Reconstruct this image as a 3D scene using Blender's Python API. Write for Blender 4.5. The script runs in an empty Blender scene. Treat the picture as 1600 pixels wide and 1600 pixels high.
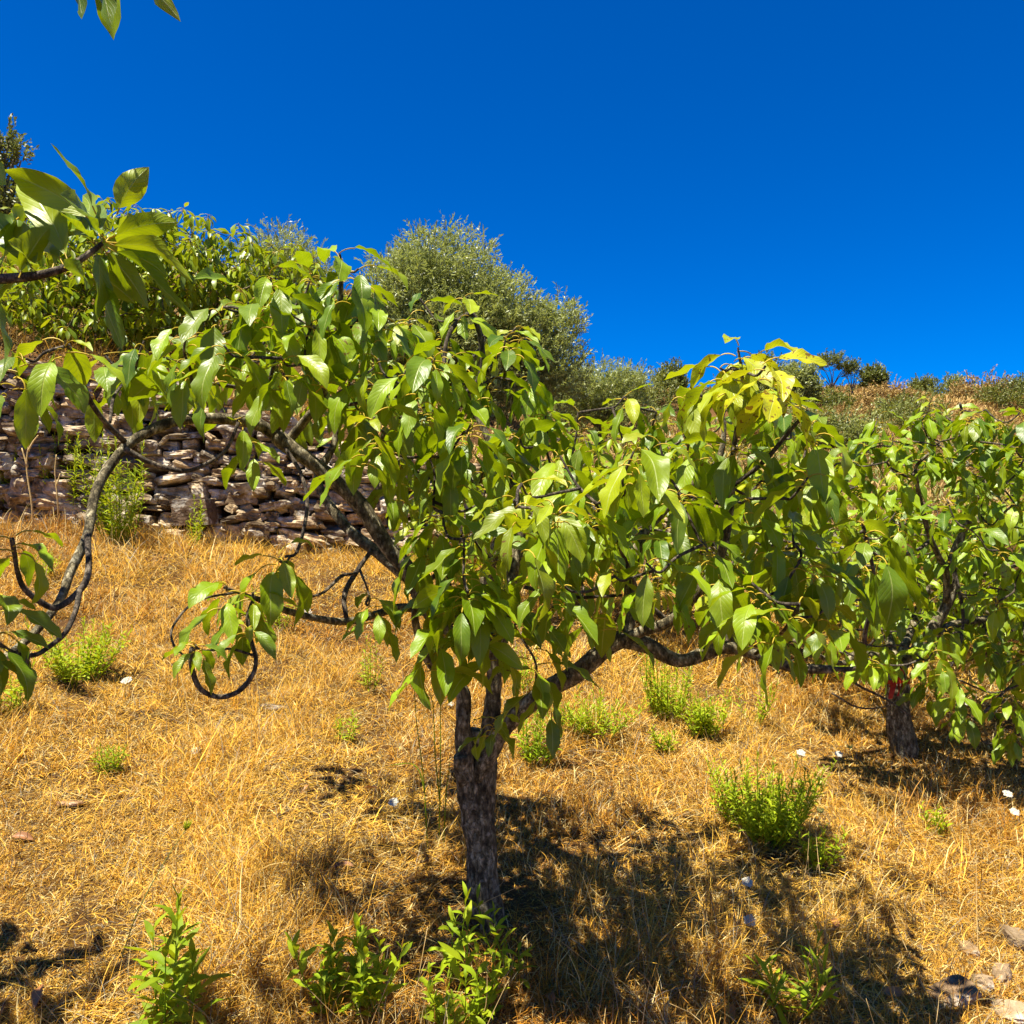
import bpy, math, random
import numpy as np
from mathutils import Vector

rad = math.radians
SC = bpy.context.scene
COL = SC.collection

# ------------------------------------------------------------------ camera, sky, sun, exposure
CAM_Z = 1.6
cam_d = bpy.data.cameras.new("camera"); cam = bpy.data.objects.new("camera", cam_d); COL.objects.link(cam)
cam.location = (0, 0, CAM_Z); cam.rotation_euler = (rad(90), 0, 0)
cam_d.sensor_width = 36; cam_d.lens = 28; cam_d.clip_start = 0.05; cam_d.clip_end = 2000
SC.camera = cam
F = 28 / 36 * 1600

SUN_EL = 71; SUN_AZ = math.atan2(-0.60, -0.46)       # azimuth measured from +Y towards +X
sd = Vector((math.sin(SUN_AZ) * math.cos(rad(SUN_EL)), math.cos(SUN_AZ) * math.cos(rad(SUN_EL)), math.sin(rad(SUN_EL))))
sl = bpy.data.lights.new("sun", 'SUN'); sl.energy = 5.0; sl.angle = rad(0.53); sl.color = (1.0, 0.93, 0.80)
so = bpy.data.objects.new("sun", sl); COL.objects.link(so); so.rotation_euler = sd.to_track_quat('Z', 'Y').to_euler()
so.location = (-6, -6, 20)

world = bpy.data.worlds.new("World"); SC.world = world; world.use_nodes = True
wn = world.node_tree.nodes; wl = world.node_tree.links; wn.clear()
sky = wn.new('ShaderNodeTexSky'); sky.sky_type = 'NISHITA'; sky.sun_disc = False
sky.sun_elevation = rad(SUN_EL); sky.sun_rotation = SUN_AZ % (2 * math.pi)
sky.altitude = 600; sky.air_density = 0.85; sky.dust_density = 0.0; sky.ozone_density = 4.0
hs = wn.new('ShaderNodeHueSaturation'); hs.inputs['Saturation'].default_value = 1.62; hs.inputs['Hue'].default_value = 0.5
bg = wn.new('ShaderNodeBackground'); bg.inputs['Strength'].default_value = 0.075
wo = wn.new('ShaderNodeOutputWorld')
sm = wn.new('ShaderNodeMix'); sm.data_type = 'RGBA'; sm.blend_type = 'MULTIPLY'; sm.inputs[0].default_value = 1.0; sm.inputs[7].default_value = (1.0, 0.63, 0.90, 1)
wl.new(sky.outputs[0], hs.inputs['Color']); wl.new(hs.outputs[0], sm.inputs[6]); wl.new(sm.outputs[2], bg.inputs['Color']); wl.new(bg.outputs[0], wo.inputs['Surface'])

vs = SC.view_settings; vs.view_transform = 'Standard'; vs.look = 'None'; vs.exposure = 1.3; vs.gamma = 1.0
SC.cycles.max_bounces = 8; SC.cycles.transparent_max_bounces = 8; SC.cycles.use_denoising = True

# ------------------------------------------------------------------ helpers
rng = np.random.default_rng(11)
random.seed(5)

def P(px, py, d):
    return np.array(((px - 800) / F * d, d, CAM_Z + (800 - py) / F * d))

def _hash(ix, iy, s):
    v = np.sin(ix * 127.1 + iy * 311.7 + s * 74.7) * 43758.5453
    return v - np.floor(v)

def noise2(x, y, s=0.0):
    x = np.asarray(x, float); y = np.asarray(y, float)
    ix = np.floor(x); iy = np.floor(y); fx = x - ix; fy = y - iy
    fx = fx * fx * (3 - 2 * fx); fy = fy * fy * (3 - 2 * fy)
    a = _hash(ix, iy, s); b = _hash(ix + 1, iy, s); c = _hash(ix, iy + 1, s); d = _hash(ix + 1, iy + 1, s)
    return (a + (b - a) * fx) * (1 - fy) + (c + (d - c) * fx) * fy - 0.5

def fbm(x, y, s=0.0, o=4):
    r = 0; a = 1.0
    for i in range(o):
        r = r + a * noise2(np.asarray(x) * 2 ** i, np.asarray(y) * 2 ** i, s + i); a *= 0.5
    return r

def sstep(a, b, x):
    t = np.clip((x - a) / (b - a), 0, 1); return t * t * (3 - 2 * t)

def wall_y(x):
    return 9.05 + 0.12 * (x + 4) + 0.12 * np.sin(x * 0.9)

def wall_h(x):
    return np.interp(x, [-14, -7, -4.3, -1.9, -0.8, 2.5, 5, 9], [1.9, 1.8, 1.72, 1.25, 1.05, 0.6, 0.3, 0.15])

def near_h(x, y):
    return 0.15 * (np.clip(y, -8, 9.6) - 3) - 0.11 * np.clip(x, -9, 9) + 0.0

def height(x, y, detail=True):
    x = np.asarray(x, float); y = np.asarray(y, float)
    yy = wall_y(np.clip(x, -14, 14)); base = near_h(x, np.minimum(y, yy))
    ang = x / np.maximum(y, 1.0)
    s = np.interp(ang, [-0.7, -0.45, -0.1, 0.12, 0.3, 0.7], [0.33, 0.31, 0.27, 0.185, 0.175, 0.185])
    ridge = np.interp(ang, [-0.6, 0, 0.6], [40, 46, 60])
    top = near_h(x, yy) + wall_h(x)
    top = np.interp(np.clip(x, 3, 9), [3, 9], [1, 1]) * top + 0.14 * np.clip(x - 2, 0, 6)
    b = y - yy
    up = top + s * np.minimum(b, ridge) - 0.35 * np.maximum(b - ridge - 6, 0)
    up = np.maximum(up, -30)
    t = sstep(0.02, 0.30, b)
    h = base * (1 - t) + up * t
    h = h + np.where(b > 1, 1, 0) * fbm(x * 0.11, y * 0.11, 3) * np.clip(b / 30, 0, 1.0) * 2.0
    if detail:
        h = h + 0.05 * fbm(x * 0.9, y * 0.9, 1) + 0.022 * fbm(x * 5, y * 5, 2, 3)
    return h

def ground_at(px, py):
    dx = (px - 800) / F; dz = (800 - py) / F
    y = 1.2
    while y < 70:
        if CAM_Z + dz * y <= float(height(dx * y, y)): break
        y += 0.02
    return np.array((dx * y, y, float(height(dx * y, y))))

def link(o, parent=None):
    COL.objects.link(o)
    if parent is not None: o.parent = parent
    return o

def tag(o, label=None, cat=None, group=None, kind=None):
    if label: o['label'] = label
    if cat: o['category'] = cat
    if group: o['group'] = group
    if kind: o['kind'] = kind
    return o

def empty(name, loc, label, cat, group=None):
    o = bpy.data.objects.new(name, None); o.location = loc; o.empty_display_size = 0.1
    return tag(link(o), label, cat, group)

def mesh_obj(name, verts, loops, sizes, mats, parent=None, smooth=True, mat_idx=None, uv=None, col=None, origin=None):
    """verts (n,3) world; loops flat vertex indices; sizes of the faces."""
    verts = np.asarray(verts, np.float32)
    org = np.zeros(3, np.float32)
    if parent is not None: org = np.array(parent.location, np.float32)
    elif origin is not None: org = np.array(origin, np.float32)
    verts = verts - org
    me = bpy.data.meshes.new(name)
    loops = np.asarray(loops, np.int32); sizes = np.asarray(sizes, np.int32)
    me.vertices.add(len(verts)); me.vertices.foreach_set('co', verts.ravel())
    me.loops.add(len(loops)); me.loops.foreach_set('vertex_index', loops)
    me.polygons.add(len(sizes)); st = np.zeros(len(sizes), np.int32); st[1:] = np.cumsum(sizes)[:-1]
    me.polygons.foreach_set('loop_start', st); me.polygons.foreach_set('loop_total', sizes)
    me.polygons.foreach_set('use_smooth', np.full(len(sizes), smooth, bool))
    if mat_idx is not None: me.polygons.foreach_set('material_index', np.asarray(mat_idx, np.int32))
    if uv is not None:
        l = me.uv_layers.new(name='UVMap'); l.data.foreach_set('uv', np.asarray(uv, np.float32)[loops].ravel())
    if col is not None:
        a = me.color_attributes.new('tint', 'FLOAT_COLOR', 'POINT')
        c = np.ones((len(verts), 4), np.float32); c[:, :3] = col; a.data.foreach_set('color', c.ravel())
    for m in mats: me.materials.append(m)
    me.update(); me.validate()
    o = bpy.data.objects.new(name, me)
    if parent is None: o.location = org
    return link(o, parent)

class Geo:
    def __init__(s): s.v = []; s.l = []; s.z = []; s.m = []; s.u = []; s.c = []; s.n = 0
    def add(s, v, l, z, m=0, uv=None, col=None):
        v = np.asarray(v, np.float32).reshape(-1, 3); z = np.asarray(z, np.int32)
        s.v.append(v); s.l.append(np.asarray(l, np.int64).ravel() + s.n); s.z.append(z)
        s.m.append(np.full(len(z), m, np.int32))
        s.u.append(np.zeros((len(v), 2), np.float32) if uv is None else np.asarray(uv, np.float32).reshape(-1, 2))
        s.c.append(np.full((len(v), 3), 0.5, np.float32) if col is None else np.broadcast_to(np.asarray(col, np.float32), (len(v), 3)))
        s.n += len(v)
    def build(s, name, mats, parent=None, smooth=True, origin=None):
        return mesh_obj(name, np.concatenate(s.v), np.concatenate(s.l), np.concatenate(s.z), mats, parent, smooth,
                        np.concatenate(s.m), np.concatenate(s.u), np.concatenate(s.c), origin)

def catmull(pts, sub):
    p = np.asarray(pts, float)
    if len(p) < 3:
        t = np.linspace(0, 1, sub * (len(p) - 1) + 1)[:, None]; return p[0] * (1 - t) + p[-1] * t
    q = np.vstack([2 * p[0] - p[1], p, 2 * p[-1] - p[-2]]); out = []
    for i in range(1, len(q) - 2):
        a, b, c, d = q[i - 1], q[i], q[i + 1], q[i + 2]
        for k in range(sub):
            t = k / sub
            out.append(0.5 * (2 * b + (c - a) * t + (2 * a - 5 * b + 4 * c - d) * t * t + (3 * b - a - 3 * c + d) * t ** 3))
    out.append(p[-1]); return np.array(out)

def tube(g, pts, radii, sides=8, m=0, col=None, knob=0.0, seed=0, cap=True):
    pts = np.asarray(pts, float); radii = np.asarray(radii, float); n = len(pts)
    T = np.gradient(pts, axis=0); T /= np.linalg.norm(T, axis=1)[:, None] + 1e-9
    ref = np.array((0.31, 0.17, 0.93)) if abs(T[0][2]) < 0.9 else np.array((1.0, 0.1, 0))
    N = np.zeros_like(pts); N[0] = ref - T[0] * ref.dot(T[0]); N[0] /= np.linalg.norm(N[0])
    for i in range(1, n):
        v = N[i - 1] - T[i] * N[i - 1].dot(T[i]); N[i] = v / (np.linalg.norm(v) + 1e-9)
    B = np.cross(T, N); a = np.linspace(0, 2 * math.pi, sides, endpoint=False)
    r = np.repeat(radii[:, None], sides, 1)
    if knob:
        L = np.concatenate([[0], np.cumsum(np.linalg.norm(np.diff(pts, axis=0), axis=1))])
        r = r * (1 + knob * 1.3 * noise2((np.cos(a)[None] * 1.2 + L[:, None] * 9) , (np.sin(a)[None] * 1.2 + seed + L[:, None] * 4), seed)
                 + knob * 0.8 * noise2(L[:, None] * 28 + 0 * a[None], np.sin(a)[None] * 2.5 + seed, seed + 3))
    V = pts[:, None] + r[..., None] * (np.cos(a)[None, :, None] * N[:, None] + np.sin(a)[None, :, None] * B[:, None])
    V = V.reshape(-1, 3)
    i = np.arange(n - 1)[:, None] * sides; j = np.arange(sides)[None]; k = (j + 1) % sides
    q = np.stack([i + j, i + k, i + sides + k, i + sides + j], -1).reshape(-1, 4)
    l = q.ravel(); z = np.full(len(q), 4)
    if cap:
        l = np.concatenate([l, np.arange(sides)[::-1], (n - 1) * sides + np.arange(sides)]); z = np.concatenate([z, [sides, sides]])
    uu = np.stack([np.repeat(np.linspace(0, 1, n)[:, None], sides, 1), np.repeat(np.linspace(0, 1, sides)[None], n, 0)], -1)
    g.add(V, l, z, m, uu, col)

# ------------------------------------------------------------------ materials
def new_mat(name):
    m = bpy.data.materials.new(name); m.use_nodes = True
    nt = m.node_tree; nt.nodes.clear()
    return m, nt, nt.nodes, nt.links

def N(nodes, t, **kw):
    n = nodes.new(t)
    for k, v in kw.items():
        if k.startswith('_'): n.inputs[k[1:].replace('_', ' ')].default_value = v
        else: setattr(n, k, v)
    return n

def ramp(nodes, stops):
    r = nodes.new('ShaderNodeValToRGB'); e = r.color_ramp.elements
    while len(e) < len(stops): e.new(0.5)
    for i, (p, c) in enumerate(stops): e[i].position = p; e[i].color = (*c, 1)
    return r

def mth(nodes, links, op, a, b=None, c=None):
    n = nodes.new('ShaderNodeMath'); n.operation = op
    for i, v in enumerate((a, b, c)):
        if v is None: continue
        if isinstance(v, (int, float)): n.inputs[i].default_value = v
        else: links.new(v, n.inputs[i])
    return n.outputs[0]

def mixc(nodes, links, fac, a, b, bt='MIX'):
    n = nodes.new('ShaderNodeMix'); n.data_type = 'RGBA'; n.blend_type = bt
    if isinstance(fac, (int, float)): n.inputs[0].default_value = fac
    else: links.new(fac, n.inputs[0])
    for s, v in ((6, a), (7, b)):
        if isinstance(v, tuple): n.inputs[s].default_value = (*v, 1)
        else: links.new(v, n.inputs[s])
    return n.outputs[2]

def leaf_mat(name, dark, light, yellow, trans=0.4, rough=0.36, veins=True, tcol=(0.30, 0.42, 0.03), spec=0.5):
    """tint.r: young/yellow share, tint.g: lightness, tint.b: blemishes"""
    m, nt, n, l = new_mat(name)
    at = N(n, 'ShaderNodeAttribute', attribute_name='tint'); sep = n.new('ShaderNodeSeparateColor'); l.new(at.outputs['Color'], sep.inputs[0])
    c = mixc(n, l, sep.outputs[1], dark, light)
    tc = n.new('ShaderNodeTexCoord')
    nz = N(n, 'ShaderNodeTexNoise', _Scale=22.0, _Detail=3.0); l.new(tc.outputs['Object'], nz.inputs['Vector'])
    c = mixc(n, l, mth(n, l, 'MULTIPLY', sep.outputs[0], 1.0), c, yellow)
    c = mixc(n, l, mth(n, l, 'MULTIPLY', nz.outputs[0], 0.35), c, light)
    out = n.new('ShaderNodeOutputMaterial'); bs = n.new('ShaderNodeBsdfPrincipled')
    bs.inputs['Roughness'].default_value = rough; bs.inputs['Specular IOR Level'].default_value = spec
    tr = n.new('ShaderNodeBsdfTranslucent'); tcc = mixc(n, l, sep.outputs[0], tcol, (0.75, 0.70, 0.01))
    if veins:
        uv = n.new('ShaderNodeSeparateXYZ'); l.new(tc.outputs['UV'], uv.inputs[0])
        av = mth(n, l, 'ABSOLUTE', mth(n, l, 'SUBTRACT', uv.outputs[1], 0.5))
        mid = mth(n, l, 'SUBTRACT', 1.0, mth(n, l, 'SMOOTH_MIN', mth(n, l, 'MULTIPLY', av, 26.0), 1.0, 0.2)); mid = mth(n, l, 'MAXIMUM', mid, 0.0)
        ph = mth(n, l, 'SUBTRACT', mth(n, l, 'MULTIPLY', uv.outputs[0], 62.0), mth(n, l, 'MULTIPLY', av, 34.0))
        sv = mth(n, l, 'POWER', mth(n, l, 'ABSOLUTE', mth(n, l, 'SINE', mth(n, l, 'MULTIPLY', ph, 0.5))), 10.0)
        c = mixc(n, l, mth(n, l, 'MULTIPLY', mid, 0.75), c, (0.42, 0.47, 0.12))
        c = mixc(n, l, mth(n, l, 'MULTIPLY', mth(n, l, 'SUBTRACT', 1.0, mth(n, l, 'MINIMUM', mth(n, l, 'MULTIPLY', sv, 1.0), 1.0)), 0.0), c, light)
        c = mixc(n, l, mth(n, l, 'MULTIPLY', sv, 0.14), c, (0.30, 0.38, 0.08))
        # dry brown blemishes on some leaves
        sp = N(n, 'ShaderNodeTexNoise', _Scale=70.0, _Detail=2.0); l.new(tc.outputs['Object'], sp.inputs['Vector'])
        spm = mth(n, l, 'MULTIPLY', mth(n, l, 'GREATER_THAN', mth(n, l, 'MULTIPLY', sp.outputs[0], sep.outputs[2]), 0.60), 0.85)
        c = mixc(n, l, spm, c, (0.16, 0.06, 0.015))
        tcc = mixc(n, l, spm, tcc, (0.16, 0.05, 0.01))
        tcc = mixc(n, l, mth(n, l, 'MULTIPLY', sv, 0.3), tcc, (0.10, 0.16, 0.02))
        hgt = mth(n, l, 'ADD', mth(n, l, 'MULTIPLY', sv, -0.3), mth(n, l, 'MULTIPLY', mid, -1.2))
        hgt = mth(n, l, 'ADD', hgt, mth(n, l, 'MULTIPLY', nz.outputs[0], 2.0))
        bp = N(n, 'ShaderNodeBump', _Strength=0.55, _Distance=0.0016); l.new(hgt, bp.inputs['Height'])
        l.new(bp.outputs[0], bs.inputs['Normal'])
        rg = mth(n, l, 'ADD', rough - 0.05, mth(n, l, 'MULTIPLY', nz.outputs[0], 0.16)); l.new(rg, bs.inputs['Roughness'])
    l.new(c, bs.inputs['Base Color']); l.new(tcc, tr.inputs['Color'])
    mx = n.new('ShaderNodeMixShader'); mx.inputs[0].default_value = trans
    l.new(bs.outputs[0], mx.inputs[1]); l.new(tr.outputs[0], mx.inputs[2]); l.new(mx.outputs[0], out.inputs[0])
    return m

def simple_mat(name, c1, c2, scale=20, rough=0.8, bump=0.3, dist=0.01, trans=0.0, tint=False):
    m, nt, n, l = new_mat(name)
    tc = n.new('ShaderNodeTexCoord'); nz = N(n, 'ShaderNodeTexNoise', _Scale=scale, _Detail=5.0); l.new(tc.outputs['Object'], nz.inputs['Vector'])
    r = ramp(n, [(0.35, c1), (0.65, c2)]); l.new(nz.outputs[0], r.inputs[0]); c = r.outputs[0]
    if tint:
        at = N(n, 'ShaderNodeAttribute', attribute_name='tint'); c = mixc(n, l, 1.0, c, at.outputs['Color'], 'MULTIPLY')
    bs = n.new('ShaderNodeBsdfPrincipled'); bs.inputs['Roughness'].default_value = rough; bs.inputs['Specular IOR Level'].default_value = 0.25
    l.new(c, bs.inputs['Base Color'])
    bp = N(n, 'ShaderNodeBump', _Strength=bump, _Distance=dist); l.new(nz.outputs[0], bp.inputs['Height']); l.new(bp.outputs[0], bs.inputs['Normal'])
    out = n.new('ShaderNodeOutputMaterial')
    if trans:
        tr = n.new('ShaderNodeBsdfTranslucent'); l.new(c, tr.inputs[0]); mx = n.new('ShaderNodeMixShader'); mx.inputs[0].default_value = trans
        l.new(bs.outputs[0], mx.inputs[1]); l.new(tr.outputs[0], mx.inputs[2]); l.new(mx.outputs[0], out.inputs[0])
    else: l.new(bs.outputs[0], out.inputs[0])
    return m

def bark_mat(name, dark, mid, pale, scale=1.0, lichen=0.5):
    m, nt, n, l = new_mat(name)
    tc = n.new('ShaderNodeTexCoord'); mp = n.new('ShaderNodeMapping'); mp.inputs['Scale'].default_value = (scale, scale, scale * 0.45)
    l.new(tc.outputs['Object'], mp.inputs[0])
    nz = N(n, 'ShaderNodeTexNoise', _Scale=45.0, _Detail=7.0, _Roughness=0.65); l.new(mp.outputs[0], nz.inputs['Vector'])
    vo = N(n, 'ShaderNodeTexVoronoi', feature='DISTANCE_TO_EDGE', _Scale=60.0)
    dv = n.new('ShaderNodeVectorMath'); dv.operation = 'SCALE'; dv.inputs['Scale'].default_value = 0.05; l.new(nz.outputs['Color'], dv.inputs[0])
    dv2 = n.new('ShaderNodeVectorMath'); dv2.operation = 'ADD'; l.new(mp.outputs[0], dv2.inputs[0]); l.new(dv.outputs[0], dv2.inputs[1]); l.new(dv2.outputs[0], vo.inputs['Vector'])
    n2 = N(n, 'ShaderNodeTexNoise', _Scale=24.0, _Detail=7.0, _Roughness=0.7); l.new(tc.outputs['Object'], n2.inputs['Vector'])
    r = ramp(n, [(0.36, dark), (0.52, mid), (0.66, pale)]); l.new(nz.outputs[0], r.inputs[0])
    cr = mth(n, l, 'ADD', 0.55, mth(n, l, 'MULTIPLY', 0.45, mth(n, l, 'MINIMUM', mth(n, l, 'MULTIPLY', vo.outputs[0], 9.0), 1.0)))
    c = mixc(n, l, cr, dark, r.outputs[0])
    lm = mth(n, l, 'MULTIPLY', mth(n, l, 'MINIMUM', mth(n, l, 'MULTIPLY', mth(n, l, 'MAXIMUM', mth(n, l, 'SUBTRACT', n2.outputs[0], 0.56), 0.0), 14.0), 1.0), lichen)
    c = mixc(n, l, lm, c, (0.38, 0.36, 0.26))
    bs = n.new('ShaderNodeBsdfPrincipled'); bs.inputs['Roughness'].default_value = 0.85; bs.inputs['Specular IOR Level'].default_value = 0.25
    l.new(c, bs.inputs['Base Color'])
    h = mth(n, l, 'ADD', mth(n, l, 'MULTIPLY', cr, 0.6), nz.outputs[0])
    bp = N(n, 'ShaderNodeBump', _Strength=1.0, _Distance=0.011); l.new(h, bp.inputs['Height']); l.new(bp.outputs[0], bs.inputs['Normal'])
    out = n.new('ShaderNodeOutputMaterial'); l.new(bs.outputs[0], out.inputs[0])
    return m

M_leaf = leaf_mat('avocado_leaf', (0.020, 0.072, 0.002), (0.24, 0.36, 0.003), (0.56, 0.52, 0.01), trans=0.30, rough=0.38, tcol=(0.38, 0.50, 0.002), spec=0.42)
M_leaf_far = leaf_mat('avocado_leaf_distant', (0.028, 0.085, 0.003), (0.26, 0.35, 0.006), (0.55, 0.50, 0.02), trans=0.30, rough=0.40, veins=False, tcol=(0.38, 0.46, 0.008), spec=0.4)
M_pet = simple_mat('leaf_stalk', (0.50, 0.38, 0.03), (0.60, 0.42, 0.04), 40, 0.5, 0.1, trans=0.2)
M_bark = bark_mat('avocado_bark', (0.034, 0.027, 0.012), (0.17, 0.138, 0.072), (0.48, 0.42, 0.26))
M_twig = bark_mat('avocado_twig', (0.030, 0.022, 0.014), (0.11, 0.085, 0.058), (0.27, 0.22, 0.15), lichen=0.15)
M_olive = leaf_mat('olive_leaf', (0.10, 0.13, 0.03), (0.34, 0.38, 0.13), (0.36, 0.32, 0.06), trans=0.32, rough=0.42, veins=False, tcol=(0.36, 0.42, 0.10))
M_bush = leaf_mat('bush_leaf', (0.05, 0.075, 0.012), (0.17, 0.20, 0.035), (0.30, 0.24, 0.04), trans=0.22, rough=0.5, veins=False, tcol=(0.18, 0.22, 0.03))
M_weed = leaf_mat('weed_leaf', (0.08, 0.17, 0.004), (0.28, 0.39, 0.008), (0.52, 0.48, 0.02), trans=0.32, rough=0.6, veins=False, tcol=(0.48, 0.55, 0.01), spec=0.2)
M_drybush = leaf_mat('dry_scrub', (0.17, 0.125, 0.045), (0.50, 0.35, 0.13), (0.36, 0.17, 0.04), trans=0.15, rough=0.8, veins=False, tcol=(0.4, 0.25, 0.08), spec=0.1)

# ground: dry soil under straw litter
def ground_material():
    m, nt, n, l = new_mat('dry_soil')
    tc = n.new('ShaderNodeTexCoord'); co = tc.outputs['Object']
    big = N(n, 'ShaderNodeTexNoise', _Scale=0.7, _Detail=5.0); l.new(co, big.inputs['Vector'])
    fine = N(n, 'ShaderNodeTexNoise', _Scale=110.0, _Detail=8.0, _Roughness=0.7); l.new(co, fine.inputs['Vector'])
    strw = N(n, 'ShaderNodeTexNoise', _Scale=26.0, _Detail=6.0, _Roughness=0.7, _Distortion=1.5); l.new(co, strw.inputs['Vector'])
    r1 = ramp(n, [(0.30, (0.045, 0.026, 0.013)), (0.52, (0.15, 0.090, 0.040)), (0.72, (0.34, 0.23, 0.10))]); l.new(fine.outputs[0], r1.inputs[0])
    r2 = ramp(n, [(0.38, (0.08, 0.036, 0.012)), (0.65, (0.34, 0.19, 0.055))]); l.new(strw.outputs[0], r2.inputs[0])
    c = mixc(n, l, 0.55, r1.outputs[0], r2.outputs[0])
    r3 = ramp(n, [(0.40, (0.75, 0.66, 0.62)), (0.62, (1.1, 1.0, 0.9))]); l.new(big.outputs[0], r3.inputs[0])
    c = mixc(n, l, 1.0, c, r3.outputs[0], 'MULTIPLY')
    bs = n.new('ShaderNodeBsdfPrincipled'); bs.inputs['Roughness'].default_value = 0.95; bs.inputs['Specular IOR Level'].default_value = 0.1
    l.new(c, bs.inputs['Base Color'])
    bp = N(n, 'ShaderNodeBump', _Strength=1.0, _Distance=0.03); l.new(mth(n, l, 'ADD', fine.outputs[0], strw.outputs[0]), bp.inputs['Height']); l.new(bp.outputs[0], bs.inputs['Normal'])
    out = n.new('ShaderNodeOutputMaterial'); l.new(bs.outputs[0], out.inputs[0])
    return m
M_ground = ground_material()

# ------------------------------------------------------------------ leaves
WS = np.array([0, .06, .14, .26, .42, .60, .75, .87, .95, 1.0])
WW = np.array([0.05, .30, .58, .86, 1.0, .93, .72, .42, .16, 0.0])

LOW = {3: ((0, .5, 1), (.25, 1, .1)), 4: ((0, .35, .7, 1), (.15, 1, .8, .05)), 5: ((0, .22, .5, .78, 1), (.08, .78, 1, .66, .02))}

def leaves(g, base, phi, e0, p0, p1, L, W, pet, roll, fold, tint, nu=9, nv=5, m=0, mp=1, petr=0.0016, swing=None, wave=0.06, pettube=True, rg=rng):
    """a batch of leaves: stalk leaves base at pitch e0, blade runs from pitch p0 to p1"""
    n = len(base); base = np.asarray(base, float)
    if swing is None: swing = rg.normal(0, 0.25, n)
    def frame(ph, p):
        H = np.stack([np.cos(ph), np.sin(ph), 0 * ph], -1); Z = np.array((0, 0, 1.0))
        T = np.cos(p)[:, None] * H + np.sin(p)[:, None] * Z
        Nn = -np.sin(p)[:, None] * H + np.cos(p)[:, None] * Z
        S = np.cross(T, Nn); return T, Nn, S
    # stalk
    ns = 4; C = base.copy(); path = [C.copy()]
    for k in range(ns):
        p = e0 + (p0 - e0) * (k + 0.5) / ns
        T, _, _ = frame(phi, p); C = C + T * (pet / ns)[:, None]; path.append(C.copy())
    if pettube:
        pp = np.stack(path, 1)                                        # n, ns+1, 3
        T, Nn, S = frame(phi, (e0 + p0) / 2)
        r = petr
        offs = [S * r, (-S * 0.5 + Nn * 0.87) * r, (-S * 0.5 - Nn * 0.87) * r]
        V = np.stack([pp + o[:, None] for o in offs], 2)              # n, ns+1, 3, 3
        idx = np.arange(n * (ns + 1) * 3).reshape(n, ns + 1, 3)
        q = np.stack([idx[:, :-1], np.roll(idx, -1, 2)[:, :-1], np.roll(idx, -1, 2)[:, 1:], idx[:, 1:]], -1).reshape(-1, 4)
        g.add(V.reshape(-1, 3), q.ravel(), np.full(len(q), 4), mp, None, np.repeat(tint, (ns + 1) * 3, 0))
    s = np.linspace(0, 1, nu); w = np.interp(s, WS, WW); vv = np.linspace(-1, 1, nv)
    if nu in LOW: s, w = (np.array(q_) for q_ in LOW[nu])
    V = np.zeros((n, nu, nv, 3)); UV = np.zeros((n, nu, nv, 2)); phs = rg.uniform(0, 6.28, n); phi2 = rg.uniform(0, 6.28, n)
    for k in range(nu):
        if k:
            p = p0 + (p1 - p0) * (s[k] + s[k - 1]) / 2; T, _, _ = frame(phi + swing * s[k], p); C = C + T * (L * (s[k] - s[k - 1]))[:, None]
        p = p0 + (p1 - p0) * s[k]; T, Nn, S = frame(phi + swing * s[k], p)
        rl = roll * (0.6 + 0.7 * s[k])
        S2 = np.cos(rl)[:, None] * S + np.sin(rl)[:, None] * Nn; N2 = -np.sin(rl)[:, None] * S + np.cos(rl)[:, None] * Nn
        for j, v in enumerate(vv):
            hw = W * 0.5 * w[k]
            z = np.abs(v) * hw * np.sin(fold) + hw * wave * 2.2 * abs(v) ** 1.5 * np.sin(s[k] * 15 + phs + v * 1.7) + 0.02 * L * np.sin(s[k] * 7 + phi2)
            V[:, k, j] = C + S2 * (v * hw * np.cos(fold))[:, None] + N2 * z[:, None]
            UV[:, k, j] = (s[k], 0.5 + v / 2)
    idx = np.arange(n * nu * nv).reshape(n, nu, nv)
    q = np.stack([idx[:, :-1, :-1], idx[:, :-1, 1:], idx[:, 1:, 1:], idx[:, 1:, :-1]], -1).reshape(-1, 4)
    g.add(V.reshape(-1, 3), q.ravel(), np.full(len(q), 4), m, UV.reshape(-1, 2), np.repeat(tint, nu * nv, 0))

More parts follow.
